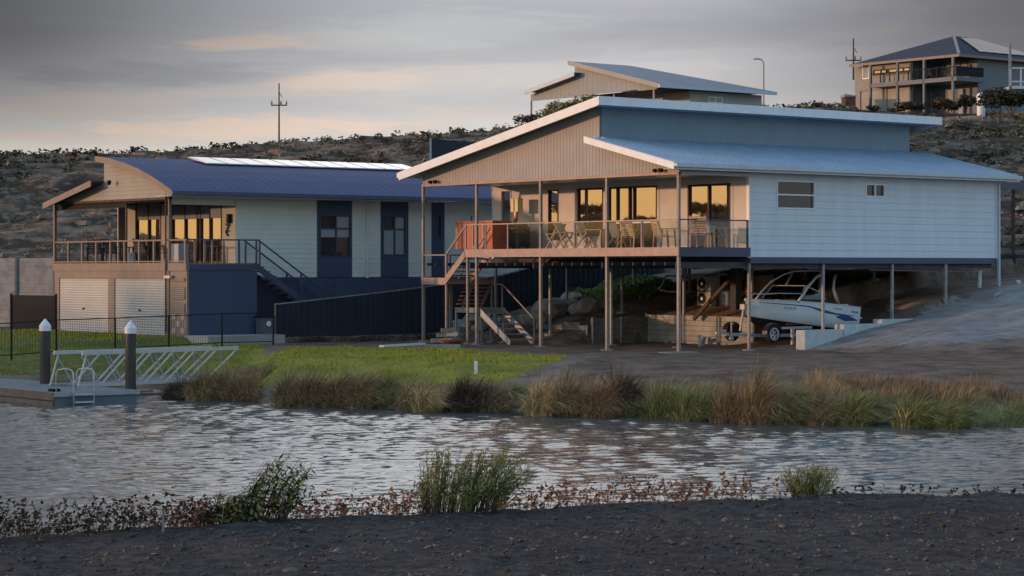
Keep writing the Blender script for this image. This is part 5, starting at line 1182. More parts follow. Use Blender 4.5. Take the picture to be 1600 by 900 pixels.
for p in (830, 898, 960, 1022): MB().box(0, .1, F3.y(p, 0), F3.y(p, 0)+.12, fl3-2.5, Z3-.1).build('verandah_post', M['postg'], H3)
MB().box(0, 3, 0, yL, fl3-.25, fl3).build('verandah_floor', M['concrete'], H3)
MB().box(xR-.1, xR, .1, yL, fl3-1.5, Z3-.1).build('rear_wall', M['cream'], H3)
aw = MB(); y0 = F3.y(965, -.8); aw.hexa([(-1.3, y0-1.0, Z3-.25), (-.1, y0-1.0, Z3-.05), (-.1, y0+1.6, Z3-.05), (-1.3, y0+1.6, Z3-.25), (-1.3, y0-1.0, Z3-.2), (-.1, y0-1.0, Z3), (-.1, y0+1.6, Z3), (-1.3, y0+1.6, Z3-.2)]); aw.build('window_awning', M['gutter'], H3)

X, Y, Z = hz_(1497, 86, 240); F4 = Frame(X, Y); Z4 = Z
H4 = thing('hip_roof_hill_house', 'two storey hilltop house with navy hip roof and wide balcony, far right on the ridge', 'house', (X, Y, 0), TH)
y4 = F4.y(1336, 0); x4 = F4.x(1600, 0)+6; G4 = F4.z(172, 0, 8); B4 = F4.z(126, 0, 5)
ex = .9; yL4 = F4.y(1327, -ex); zr4 = F4.z(55.5, 6, (y4)/2)
ym = (y4)/2; hip = (ym+ex)*1.0; zE = Z4-.02
c0, c1, c2, c3_ = (-ex, -ex, zE), (x4+ex, -ex, zE), (x4+ex, yL4, zE), (-ex, yL4, zE)
r0 = (hip-ex, (yL4-ex)/2, zr4); r1 = (x4+ex-hip, (yL4-ex)/2, zr4)
r = MB(); r.poly([c0, c1, r1, r0]); r.poly([c3_, c0, r0]); r.poly([c2, c3_, r0, r1]); r.poly([c1, c2, r1]); r.poly([c3_, c2, c1, c0])
r = r.build('hip_roof', M['roof_n'], H4)
fa = MB(); fa.box(-ex-.06, x4+ex, -ex-.06, -ex-.001, zE-.25, zE+.03); fa.box(-ex-.06, -ex-.001, -ex, yL4, zE-.25, zE+.03); fa.build('eave_fascia', M['l_brown'], r)
MB().beam((c0[0], c0[1], c0[2]+.05), (r0[0], r0[1], r0[2]+.05), .3, .12).build('hip_capping', M['postg'], r)
def rp4(t, s_): a = Vector(c0).lerp(Vector(c1), t); b_ = Vector(r0).lerp(Vector(r1), t); return a.lerp(b_, s_)+Vector((0, -.05, .12))
for i in range(7):
    t0, t1 = .22+i*.09, .22+(i+1)*.09-.004; t = thing('solar_panel', ['first','second','third','fourth','fifth','sixth','seventh'][i]+' solar panel from the hip on the navy roof of the hilltop house', 'solar panel', (X, Y, 0), TH, 'solar panels on the navy hip roof')
    P = [rp4(t0, .22), rp4(t1, .22), rp4(t1, .86), rp4(t0, .86)]; MB().prism(P, (0, 0, .06)).build('cells', M['solar'], t); MB().prism([rp4(t0, .2)-Vector((0, 0, .05)), rp4(t1, .2)-Vector((0, 0, .05)), rp4(t1, .88)-Vector((0, 0, .05)), rp4(t0, .88)-Vector((0, 0, .05))], (0, 0, .045)).build('frame', M['alud'], t)
wy = F4.y(1426, 0)
boards(MB(), PX(0), wy, y4, G4-1, Z4-.25, .4, 0, .2, [(F4.y(1358.5, 0), F4.y(1348, 0), F4.z(125, 0, y4), F4.z(102, 0, y4)), (F4.y(1378, 0), F4.y(1344, 0), G4-2, F4.z(143, 0, y4)), (F4.y(1421, 0), F4.y(1385, 0), G4-2, F4.z(141, 0, y4)), (F4.y(1422, 0), F4.y(1364, 0), F4.z(121, 0, y4), Z4-.75)]).build('front_wall', pmat('taupe_render', (.27, .245, .21), .8, .08), H4)
window(H4, PX(0), F4.y(1358.5, 0), F4.y(1348, 0), F4.z(125, 0, y4), F4.z(102, 0, y4), M['fascia'], M['glass_b'], w=.1, blinds=[(F4.y(1358, 0)+.1, F4.y(1348.5, 0)-.1, F4.z(124, 0, y4), F4.z(103, 0, y4))])
for a, b_, q_ in ((1378, 1344, 143), (1421, 1385, 141)): wbox(MB(), PX(0), F4.y(a, 0), F4.y(b_, 0), -.12, -.16, G4-2, F4.z(q_, 0, y4)).build('garage_door', M['l_gable'], H4)
window(H4, PX(0), F4.y(1422, 0), F4.y(1364, 0), F4.z(121, 0, y4), Z4-.75, M['rust'], M['glass_y'], vs=[F4.y(p, 0) for p in (1376, 1388, 1401, 1411)], w=.14)
boards(MB(), PX(3.2), 0, wy, G4-1, Z4-.25, .4, 0, .2).build('recessed_wall', M['panelg'], H4)
boards(MB(), lambda a, d, z: (a, wy-d, z), 0, 3.2, G4-1, Z4-.25, .4, 0, .2).build('return_wall', M['panelg'], H4)
for p0, p1, q0, q1 in ((1454, 1468, 121, 97), (1470, 1478, 124, 96), (1500, 1513, 114, 96)): window(H4, PX(3.2), F4.y(p1, 3.2), F4.y(p0, 3.2), F4.z(q0, 3.2, 3), F4.z(q1, 3.2, 3), M['black'], M['glass_y'], w=.12)
for p0, p1 in ((1451, 1457), (1484, 1490), (1500, 1507)): wbox(MB(), PX(3.2), F4.y(p1, 3.2), F4.y(p0, 3.2), .3, .05, G4-1, F4.z(140, 3.2, 3)).build('pier', M['cream'], H4)
boards(MB(), PY(0), 3.2, x4, G4-1.5, Z4-.25, .4, .02, .2).build('side_wall', pmat('grey_side_wall', (.15, .17, .185), .75, .06), H4)
MB().box(-1.4, 3.1, -1.0, F4.y(1361, -1.4), B4-.45, B4).build('balcony_slab', M['panelg'], H4)
rl = MB(); yb0, yb1 = -.9, F4.y(1361, -1.4); rl.box(-1.4, -1.3, yb0, yb1, B4+1.0, B4+1.1); rl.box(-1.4, 3.0, yb0-.1, yb0, B4+1.0, B4+1.1); rl.build('balcony_rail', M['black'], H4)
for i in range(10): MB().box(-1.4, -1.32, yb0+(yb1-yb0)*i/9-.05, yb0+(yb1-yb0)*i/9+.05, B4, B4+1.0).build('baluster', M['black'], H4)
wbox(MB(), lambda a, d, z: (a, yb0-.05+d, z), -1.3, 3.0, 0, .03, B4+.1, B4+1.).build('privacy_screen', M['black'], H4)
for p in (1359, 1401.5, 1443, 1488): y_ = F4.y(p, -1.4); MB().box(-1.4, -1.15, y_-.12, y_+.12, G4-1.5, Z4-.3).build('balcony_post', M['panelg'], H4)
for i, (p, l) in enumerate(((1452, 'left dark outdoor chair on the shaded hilltop balcony'), (1477, 'right dark outdoor chair on the shaded hilltop balcony'))):
    o = dup(e1, (0, 0, 0), 0, l, 'dark chairs on the hilltop balcony'); Xc, Yc = F4.w(.3, F4.y(p, .3)); o.location = (Xc, Yc, B4); o.rotation_euler = (0, 0, TH+R(20+i*70)); o.scale = (1.3,)*3
# beside it
def block(name, label, cat, px0, px1, py0, py1, Y, d, m, bev=.05):
    a = at(px0, py1, Y); b_ = at(px1, py0, Y); o = MB().box(a[0], b_[0], 0, d, -1.5, b_[2]-a[2]).build(name, m, None, bevel=bev); o.location = (0, Y, a[2]); return tag(o, label, cat)
sh_ = thing('rusty_shed', 'small rusty brown shed at the left corner of the hilltop house', 'shed', (0, 246, 0))
a, b_ = at(1321, 176, 246), at(1337, 151, 246)
MB().box(a[0], b_[0], 0, 3, a[2]-1, b_[2]).build('shed_wall', M['rust'], sh_); MB().prism([(a[0]-.1, -.1, b_[2]), (b_[0]+.1, -.1, b_[2]), (b_[0]+.1, -.1, b_[2]+.1), (a[0]-.1, -.1, b_[2]+.3)], (0, 3.2, 0)).build('shed_roof', M['postg'], sh_)
X5, Y5, Z5 = at(1533, 174, 228); o = MB().lathe((0, 0, -1), [(.42, 0), (.42, 2.3), (.5, 2.4), (.42, 2.75), (.1, 2.9)], 18).build('white_water_tank', M['fascia']); o.location = (X5, Y5, Z5); tag(o, 'slim white tank standing below the grey side wall of the hilltop house', 'tank')
gt4 = thing('dark_yard_fence', 'dark yard fence beside the slim white tank on the ridge', 'fence', (0, 0, 0))
a, b_ = at(1537, 148, 230), at(1562, 143, 236); MB().beam((a[0], a[1], a[2]-1.2), (b_[0], b_[1], b_[2]-1.2), .1, 2.4).build('fence_panel', M['panelg'], gt4)
for q_ in (a, b_): MB().beam((q_[0], q_[1]-.12, q_[2]-2.6), (q_[0], q_[1]-.12, q_[2]+.1), .15, .12).build('fence_post', M['black'], gt4)
nb = thing('white_balcony', 'white railed balcony of the next house cut by the right edge of the photo', 'balcony', (0, 0, 0))
a = at(1579, 134, 225); e_ = at(1660, 137, 225)
MB().box(a[0], e_[0], 225, 229, a[2]-.3, a[2]+.0).build('balcony_floor', M['gutter'], nb); MB().box(a[0], e_[0], 225, 225.1, a[2]+1.7, a[2]+1.85).build('top_rail', M['gutter'], nb); MB().box(a[0], e_[0], 225, 225.1, a[2]+.35, a[2]+.5).build('bottom_rail', M['gutter'], nb)
for i in range(6): xx = a[0]+i*1.05; MB().box(xx-.07, xx+.07, 224.98, 225.12, a[2], a[2]+1.7).build('baluster', M['gutter'], nb)
MB().box(a[0]-.15, a[0]+.1, 225, 225.2, a[2]-.3, a[2]+4.2).build('corner_post', M['postg'], nb)
# poles and lamp
def pole(px, pyt, pyb, Y, lab, arms=True, r_=.14):
    X, _, z1 = at(px, pyt, Y); z0 = min(at(px, pyb, Y)[2]-2, z1-4)
    t = thing('power_pole', lab, 'power pole', (X, Y, z0), 0, 'power poles on the ridge'); H_ = z1-z0
    MB().tube([(0, 0, 0), (0, 0, H_)], [r_*.8, r_*.5], 10).build('pole_shaft', M['bark'], t)
    if arms:
        s_ = Y/300
        MB().box(-1.05*s_, 1.05*s_, -.07, .07, H_-2.85*s_-.16, H_-2.85*s_).build('crossarm', M['bark'], t)
        for x in (-.98, .25, .98): MB().lathe((x*s_, 0, H_-2.85*s_), [(.09*s_, 0), (.14*s_, .2*s_), (.07*s_, .45*s_), (.10*s_, .5*s_)], 8).build('insulator', M['postg'], t)
        MB().beam((0, -.05, H_-1.2*s_), (.45*s_, -.05, H_-1.9*s_), .08, .08).build('stay_bracket', M['bark'], t)
    return t
pole(436, 130, 222, 300, 'power pole with a short crossarm standing alone on the left ridge', r_=.17)
t = pole(1333.5, 60, 100, 285, 'power pole rising behind the left eave of the hilltop house', r_=.17)
pole(1579, 71, 110, 262, 'thin plain pole behind the solar panels at the right edge', False, .14)
X, Y, Z = at(1193, 92, 205)
ld = thing('street_lamp', 'slender street lamp with curved arm, right of the skillion hill house', 'street lamp', (X, Y, Z-9))
MB().tube([(0, 0, 0), (0, 0, 8.4), (-.04, 0, 8.75), (-.2, 0, 8.95), (-.45, 0, 9)], [.11, .08, .07, .06, .05], 10).build('lamp_pole', M['alud'], ld); MB().hexa([(-.95, -.14, 8.93), (-.4, -.14, 8.93), (-.4, .14, 8.93), (-.95, .14, 8.93), (-.85, -.1, 9.05), (-.4, -.1, 9.07), (-.4, .1, 9.07), (-.85, .1, 9.05)]).build('lamp_head', M['alud'], ld)
hf = thing('hillside_screen', 'dark rectangular screen with a pale end post on the slope above the curved roof', 'fence', (0, 0, 0))
a, b_ = at(674, 217, 138), at(770, 224, 141); MB().prism([(a[0], a[1], a[2]-1.15), (b_[0], b_[1], b_[2]-1.2), (b_[0], b_[1], b_[2]), (a[0], a[1], a[2])], (0, .1, 0)).build('screen_panel', M['fence'], hf)
MB().beam((a[0]-.05, a[1], a[2]-1.6), (a[0]-.05, a[1], a[2]+.05), .1, .12).build('end_post', M['alud'], hf)

# ================================================================== DOCK
DC = at(85, 632, 66.4); FD_ = Frame(DC[0], DC[1])
dkz = CZ+(HOR-614)/FPX*66.4
dk_ = thing('floating_pontoon', 'low floating pontoon with timber sides at the left edge of the river', 'pontoon', (DC[0], DC[1], 0), TH)
xe_ = F1 and FD_.x(214, 0)
MB().box(0, xe_, 0, 9, -1.25, dkz-.06).build('float', M['panelg'], dk_)
d_ = MB()
for i in range(60): d_.box(-.04, xe_+.04, i*.15, i*.15+.143, dkz-.055, dkz)
d_.build('deck_boards', M['pontoon'], dk_)
q_ = MB(); q_.box(-.075, -.045, -.07, 9, dkz-.22, dkz+.01); q_.build('edge_fascia', M['pontoonw'], dk_); MB().box(-.07, -.035, 0, 9, -1.2, dkz-.26).build('rubbing_board', M['pontoonw'], dk_)
MB().box(-.045, xe_+.07, -.075, -.045, dkz-.12, dkz+.012).build('edge_trim', M['alud'], dk_)
MB().box(.25, .5, .6, .9, dkz, dkz+.08).build('cleat', M['black'], dk_)
ld2 = thing('pontoon_ladder', 'pale metal swim ladder with two looped handles on the pontoon', 'ladder', (DC[0], DC[1], 0), TH)
for k, p in enumerate((115.5, 147.5)):
    x = FD_.x(p, -.2); sgn = .3
    MB().tube([(x-.25, .45, dkz+.0), (x-.25, .45, dkz+.55), (x-.22, .38, dkz+.66), (x-.12, .1, dkz+.70), (x-.02, -.1, dkz+.66), (x, -.16, dkz+.55), (x, -.18, -1.25)], .021, 10).build('handle', M['alu'], ld2, smooth=True)
x0, x1 = FD_.x(115.5, -.2), FD_.x(147.5, -.2)
for z in (-.72, -.95, -1.18): MB().box(x0+.03, x1-.03, -.22, -.14, z-.02, z+.02).build('rung', M['alu'], ld2)
for px, Y, lab, ztop, zc in ((70.5, 71.8, 'left black mooring pile with a pointed pale cap behind the pontoon', 497, 516), (204, 69.2, 'right black mooring pile with a pointed pale cap in front of the gangway', 500, 520)):
    X = (px-800)/FPX*Y; z1 = at(px, ztop, Y)[2]; z0 = at(px, zc, Y)[2]; t = thing('mooring_pile', lab, 'mooring pile', (X, Y, -2.5), 0, 'mooring piles at the pontoon')
    MB().lathe((0, 0, 0), [(.165, 0), (.165, z0+2.5)], 24).build('pile_shaft', M['pile'], t); MB().lathe((0, 0, z0+2.48), [(.19, 0), (.19, (z1-z0)*.42), (.17, (z1-z0)*.5), (.02, z1-z0)], 24).build('pile_cap', M['fascia'], t)
GL, GRt = Vector(at(122, 603, 70.0)), Vector(at(352, 592, 77.0)); TL, TR_ = Vector(at(128, 552, 70.0)), Vector(at(372, 543.5, 77.0))
gw = thing('gangway', 'pale aluminium truss gangway sloping from the pontoon to the lawn bank', 'gangway', (0, 0, 0))
dirv = (GRt-GL); side = Vector((-dirv.y, dirv.x, 0)).normalized()*1.1
for k in (0, 1):
    o_ = side*k; tr_ = MB(); tr_.beam(GL+o_, GRt+o_, .07, .10); tr_.build('bottom_chord', M['alu'], gw); MB().beam(TL+o_, TR_+o_, .07, .12).build('top_chord', M['alu'], gw)
    n = 7
    for i in range(n):
        a0 = GL.lerp(GRt, i/n)+o_; t0 = TL.lerp(TR_, i/n)+o_; a1 = GL.lerp(GRt, (i+1)/n)+o_; t1 = TL.lerp(TR_, (i+1)/n)+o_
        MB().beam(a0, t1 if i else t0+(t1-t0)*.2, .042, .042).build('diagonal_brace', M['alu'], gw)
        MB().beam(a1, t0.lerp(t1, .04), .035, .035).build('diagonal_brace', M['alu'], gw)
MB().beam(GL+side*.5+Vector((0, 0, .02)), GRt+side*.5+Vector((0, 0, .02)), 1.0, .05).build('walkway', M['pontoon'], gw)
wl = Vector(at(250, 596, 71)); 
# stake and stones on the near bank
X, Y = -3.95, 24.6; Y = 3520*2.75/(822-420); X = (255-800)/FPX*Y; o = MB().beam((X, Y, gz(X, Y)-.1), (X, Y, gz(X, Y)+.24), .022, .022).build('survey_stake', M['rockp']); tag(o, 'thin pale survey stake on the near bank among the dark weeds', 'stake')
def bank(px, py):
    best = None
    for Y in np.arange(18, 33, .05):
        X = (px-800)/FPX*Y
        if Y > near_edge(X)-.05: break
        e = abs(HOR+FPX*(CZ-gz(X, Y))/Y-py)
        if best is None or e < best[0]: best = (e, X, Y)
    return best[1], best[2]
GK = 'pale stones lying on the near bank'
for i, (px, py, r_, l) in enumerate(((1189, 809, .095, 'largest pale stone on the near bank, right of centre below the small shrub'), (1222, 823, .055, 'small white stone just below and right of the largest pale stone'), (1335, 836, .06, 'flat white stone on the near bank right of the small shrub'), (920, 811, .05, 'pale stone on the near bank in line with the reed gap'), (466, 827, .05, 'pale stone on the left part of the near bank'), (452, 892, .09, 'flat white stone at the bottom edge, left of centre'), (1522, 884, .05, 'pale stone near the bottom right corner'), (1283, 838, .045, 'pale stone near the bank middle, left of the flat white stone'))):
    X, Y = bank(px, py); o = rock(r_*.62, M['stone'], 40+i, .6); o.name = 'stone'; o.location = (X, Y, gz(X, Y)+r_*.1); tag(o, l, 'stone', GK)
# ================================================================== PLANTS
def blades(n, cx, cy, rx, ry, hgt, lean=(.3, 0), spread=.45, w=.012, seg=4, curve=.5, seed=0, zf=None, hv=.35):
    q = np.random.default_rng(seed)
    a = q.uniform(0, 2*pi, n); r = np.sqrt(q.uniform(0, 1, n)); X = cx+rx*r*np.cos(a); Y = cy+ry*r*np.sin(a)
    Z = zt(X, Y) if zf is None else np.full(n, zf); Z = np.maximum(Z, WZ-.05)
    H = hgt*(1-hv*q.uniform(0, 1, n))*(1-.5*r**2)*(.75+.5*vnoise(X*2.2, Y*2.2, seed % 50)); 
    dx_ = lean[0]+spread*(r*np.cos(a)*.9+q.normal(0, .35, n)); dy_ = lean[1]+spread*(r*np.sin(a)*.9+q.normal(0, .35, n))
    ta = q.uniform(0, pi, n); sx_, sy_ = np.cos(ta), np.sin(ta)*.5
    P = np.zeros((n, seg+1, 2, 3))
    for i in range(seg+1):
        t = i/seg; ww = w*(1-.85*t)*(.7+.6*q.uniform(0, 1, n))*.5
        bx_ = X+dx_*H*(t*(1-curve)+curve*t*t); by_ = Y+dy_*H*(t*(1-curve)+curve*t*t); bz_ = Z+H*(t-.55*curve*t*t*t*np.minimum(1.3, np.hypot(dx_, dy_)*1.2))
        for k, s_ in ((0, -1), (1, 1)): P[:, i, k, 0] = bx_+s_*ww*sx_; P[:, i, k, 1] = by_+s_*ww*sy_; P[:, i, k, 2] = bz_
    return P
def leaves(n, c, r, size, seed=0, asp=.5, squash=1, hollow=.35, droop=0, up=.3):
    q = np.random.default_rng(seed); d = q.normal(0, 1, (n, 3)); d /= np.linalg.norm(d, axis=1)[:, None]
    rad = (hollow+(1-hollow)*q.uniform(0, 1, n)**.6)[:, None]; p = np.array(c)+d*rad*np.array(r)
    t = q.normal(0, 1, (n, 3)); t[:, 2] = t[:, 2]*up-droop; t /= np.linalg.norm(t, axis=1)[:, None]
    b_ = np.cross(t, q.normal(0, 1, (n, 3))); b_ /= np.linalg.norm(b_, axis=1)[:, None]
    s_ = (size*q.uniform(.6, 1.4, n))[:, None]
    return np.stack([p-t*s_*.5, p-b_*s_*asp*.5, p+t*s_*.5, p+b_*s_*asp*.5], 1)
# --- shoreline sedges: each tussock a thing
GRD = 'sedge tussocks along the far bank'
RD = [ # px, base y, Y, half width m, height m, material, lean, label
 (282, 622, 69.8, .75, .75, 'bushd', .1, 'low dark sedge tussock just right of the pontoon'),
 (318, 624, 69.2, .75, .95, 'reed', .15, 'brown sedge tussock in front of the middle of the gangway'),
 (352, 624, 68.8, .7, 1.0, 'reed', .1, 'brown sedge tussock below the right end of the gangway'),
 (384, 626, 68.4, .55, 1.15, 'reedr', .15, 'tall rusty sedge tussock with a bare red earth gap on its right'),
 (452, 632, 67.2, .6, 1.15, 'reed', .2, 'sedge tussock starting the long brown bank right of the bare red gap'),
 (488, 634, 66.8, .8, 1.25, 'reedr', .25, 'rusty sedge tussock with pale stems, second in the long brown bank'),
 (528, 635, 66.5, .85, 1.3, 'reedr', .3, 'tallest rusty sedge tussock in front of the left part of the lawn'),
 (568, 636, 66.2, .7, 1.2, 'reed', .3, 'leaning brown sedge tussock in front of the middle of the lawn'),
 (606, 636, 66.0, .75, .95, 'reedg', .3, 'lower olive sedge tussock between the rusty bank and the straw coloured clump'),
 (640, 640, 65.4, .55, .9, 'reed', .1, 'small brown tussock touching the left side of the straw coloured clump'),
 (672, 641, 65.2, .62, 1.15, 'reeds', .35, 'bright straw coloured sedge clump with fanned arching blades'),
 (728, 642, 64.9, .75, 1.15, 'bushd', .2, 'dark brown sedge clump right beside the straw coloured one'),
 (768, 642, 64.8, .75, 1.05, 'reed', .25, 'brown sedge tussock below the white marker post'),
 (803, 640, 65.6, .6, .7, 'reedg', .2, 'low green tussock left of the open gap in the bank'),
 (848, 648, 63.6, .55, 1.0, 'reeds', .1, 'straw tinged tussock right of the open gap in the bank'),
 (888, 648, 63.4, .75, 1.2, 'reed', .2, 'brown sedge tussock in line with the third deck post'),
 (935, 650, 63.0, .8, 1.25, 'reedr', .2, 'dark rusty tussock below the fourth deck post'),
 (972, 648, 62.8, .6, 1.05, 'bushd', .2, 'dark tussock left of the green clumps'),
 (1035, 652, 62.0, .85, .95, 'reedg', .25, 'first green sedge clump, below the corner post'),
 (1082, 655, 61.4, .85, 1.05, 'reedg', .25, 'second green sedge clump, left of the rusty mound'),
 (1140, 658, 60.8, .7, 1.25, 'reedr', .2, 'rusty mound of sedge below the trailer drawbar'),
 (1182, 660, 60.4, .7, 1.3, 'reed', .2, 'brown mound of sedge below the trailer wheel'),
 (1235, 660, 60.2, .8, 1.15, 'reedg', .3, 'dark green clump below the concrete block wall'),
 (1285, 661, 60.0, .8, 1.15, 'reed', .3, 'brown green clump right of the block wall foot'),
 (1335, 662, 59.8, .7, 1.0, 'reedg', .35, 'windblown green clump left of the small bank notch'),
 (1428, 666, 59.0, .75, 1.0, 'reedg', .4, 'olive clump leaning right beyond the small bank notch'),
 (1480, 667, 58.7, .75, 1.0, 'reedg', .45, 'second olive clump from the right edge, leaning right'),
]
for i, (px, py, Y, hw, hh, m_, ln, lab) in enumerate(RD):
    hh = hh*(.82+.42*((i*37) % 10)/10); Y = FPX*(CZ-WZ)/(py-HOR)+.5; X = (px-800)/FPX*Y
    n = int(1500*hw*1.2)
    P = np.concatenate([blades(int(n*.75), X, Y, hw*.62, .5, hh*1.3, (ln*1.7, -.08), .75, .036, 5, .95, i*3+1, hv=.55), blades(n//2, X, Y, hw*.75, .6, hh*.7, (ln*1.5, -.1), 1.4, .034, 5, .95, i*3+2, hv=.6), blades(n//10, X+.1, Y, hw*.6, .5, hh*1.5, (ln*1.6, 0), .5, .022, 5, .8, i*3+3, hv=.3)])
    o = strips('sedge_tussock', P-np.array([X, Y, WZ]), M[m_], None, (X, Y, WZ)); tag(o, lab, 'tussock', GRD)
    if m_ == 'reeds' or i % 3 == 1:
        P = blades(170 if m_ == 'reeds' else 60, X-.2, Y-.3, .3, .2, 1.3 if m_ == 'reeds' else 1.0, (.3, -.1), 1.2, .04, 5, 1.0, 77+i); s_ = strips('straw_blades', P-np.array([X, Y, WZ]), M['reeds'], o)
# mixed low growth behind the front tussocks
q = np.random.default_rng(3); PS = []
for i in range(105):
    X = q.uniform(-10, 15.5) if i < 60 else q.uniform(3, 15.5); Y = float(shore(X))+q.uniform(.4, 3.4)+(q.uniform(0, 3) if X > 8 else 0)
    if -7.9 < X < -6.6 or -.4 < X < 1.1: continue
    PS.append(blades(170, X, Y, .55, .5, q.uniform(.35, .8)*(1.0 if X > 1 else .8), (.25, 0), .5, .026, 3, .7, 900+i))
PS = np.concatenate(PS); h_ = len(PS)//2
tag(strips('bank_grass', PS[:h_], M['reed']), 'dry brown grasses filling the far bank behind the tussocks', 'grass', kind='stuff')
tag(strips('bank_undergrowth', PS[h_:], M['reedr']), 'rusty undergrowth mixed into the far bank', 'undergrowth', kind='stuff')
PS = []
for i in range(70):
    X = q.uniform(2.5, 16); Y = float(shore(X))+q.uniform(-.1, 1.6); PS.append(blades(120, X, Y, .6, .4, q.uniform(.2, .55), (.3, 0), .6, .022, 3, .7, 1300+i))
for i in range(50):
    X = q.uniform(-28, -9.3); Y = float(shore(X))+q.uniform(.2, 3.5); PS.append(blades(110, X, Y, .7, .5, q.uniform(.12, .35), (.2, 0), .8, .022, 3, .7, 1500+i))
tag(strips('green_bank_grass', np.concatenate(PS), M['reedg']), 'low green grasses at the waterline of the far bank', 'grass', kind='stuff')
# turf blades over the lawn
n = 60000; X = q.uniform(-26, 3, n); Y = q.uniform(65, 98, n); k = lawn_mask(X, Y); X, Y = X[k], Y[k]; n = len(X)
Z = zt(X, Y); P = np.zeros((n, 3, 2, 3)); a = q.uniform(0, pi, n); hh = q.uniform(.025, .06, n)*(1+1.5*(vnoise(X*.5, Y*.5, 8) > .62)); lx = q.normal(0, .03, n); ly = q.normal(0, .03, n)
for i in range(3):
    for k2, s_ in ((0, -1), (1, 1)): t = i/2; w_ = .022*(1-.8*t); P[:, i, k2, 0] = X+lx*t*t+s_*w_*np.cos(a); P[:, i, k2, 1] = Y+ly*t*t+s_*w_*np.sin(a); P[:, i, k2, 2] = Z+hh*t
tag(strips('lawn_grass', P, M['turf']), 'short bright green turf covering the lawns', 'grass', kind='stuff')
# ground cover on the mound under the house and weeds at the fence foot
PS = []
for i in range(46):
    px = q.uniform(893, 1040); py = q.uniform(462, 486); Yg = 98+q.uniform(-1.5, 3.0); Xg = (px-800)/FPX*Yg; PS.append(leaves(260, (Xg, Yg, gz(Xg, Yg)+.12), (.6, .6, .28), .13, i, .5))
tag(quads('mound_ground_cover', np.concatenate(PS), M['green']), 'dense green ground cover on the mound under the house', 'ground cover', kind='stuff')
PS = []
for i in range(34):
    v = q.uniform(-4.5, 5); Xg, Yg = F1.w(v, UF-.5-q.uniform(0, 1.2)); PS.append(leaves(90, (Xg, Yg, gz(Xg, Yg)+.08), (.4, .3, .16), .09, 60+i, .5))
tag(quads('fence_foot_weeds', np.concatenate(PS), M['scrub']), 'low grey green weeds along the foot of the dark fence', 'weeds', kind='stuff')
# hillside scrub
def scrub(n, pred, m, name, lab, sz, seed, dens=26):
    q = np.random.default_rng(seed); out = []; c = 0
    while c < n:
        Y = q.uniform(104, 245); px = q.uniform(-60, 1680); X = (px-800)/FPX*Y
        if not pred(px, Y, X): continue
        r_ = sz*q.uniform(.4, 1.25)*(Y/140)**.4; z = gz_fast(X, Y); out.append(leaves(dens, (X, Y, z+r_*.25), (r_, r_, r_*.55), r_*.42, seed*7+c, .7, hollow=.2)); c += 1
    return tag(quads(name, np.concatenate(out), m), lab, 'scrub', kind='stuff')
def gz_fast(X, Y): return gz(X, Y)
clear_ = lambda px, Y, X: Y > 114-(8 if X > 15 else 0) and not (820 < px < 1210 and 142 < Y < 170) and not (px > 1330 and 232 < Y < 262) and (px > 1180 or Y < 158)
scrub(1700, lambda px, Y, X: clear_(px, Y, X) and vnoise(np.array([X*.12]), np.array([Y*.12]), 5)[0] > .42, M['scrub'], 'hillside_scrub', 'dark low scrub scattered over the rocky hillside', .62, 21)
scrub(900, clear_, M['scrubl'], 'dry_hillside_scrub', 'pale dry saltbush scattered over the rocky hillside', .5, 22, 20)
q = np.random.default_rng(8); out = []
for i in range(210):
    px = q.uniform(-30, 1320); Y = (151 if px < 1150 else 215)+q.uniform(-5, 2)
    if 822 < px < 1200: continue
    X = (px-800)/FPX*Y; r_ = q.uniform(.08, .40)*Y/150*(1.15 if px > 500 else .65); out.append(leaves(55, (X, Y, gz(X, Y)+r_*.3), (r_*1.1, r_, r_*.7), r_*.45, 300+i, .6, hollow=.1))
tag(quads('ridge_scrub', np.concatenate(out), M['bushd']), 'dark bushes breaking the skyline of the ridge', 'scrub', kind='stuff')
# rock ledges on the hill
out = MB(); q = np.random.default_rng(4); rk = []
for i in range(5200):
    Y = q.uniform(106, 240); px = q.uniform(-60, 1680); X = (px-800)/FPX*Y
    if not clear_(px, Y, X): continue
    s_ = (.12+.5*q.uniform(0, 1)**2.5)*(Y/140)**.5; z = gz(X, Y); c = np.array([X, Y, z]); a = q.uniform(-.5, .5); L = s_*q.uniform(.8, 2.0); D = s_*.7; H_ = s_*.28
    p = np.array([(-L, -D, -H_), (L, -D, -H_), (L, D, -H_), (-L, D, -H_), (-L*.8, -D*.7, H_), (L*.75, -D*.8, H_), (L*.7, D*.6, H_*1.2), (-L*.7, D*.7, H_*1.1)])*q.uniform(.75, 1.2, (8, 3))
    ca, sa = cos(a), sin(a); p = np.stack([p[:, 0]*ca-p[:, 1]*sa, p[:, 0]*sa+p[:, 1]*ca, p[:, 2]], 1)+c; out.hexa(p.tolist())
tag(out.build('hillside_rocks', pmat('hill_limestone', (.155, .125, .098), .95, .45, .5, .6, 4), None), 'pale flat limestone ledges scattered over the hillside', 'rocks', kind='stuff')
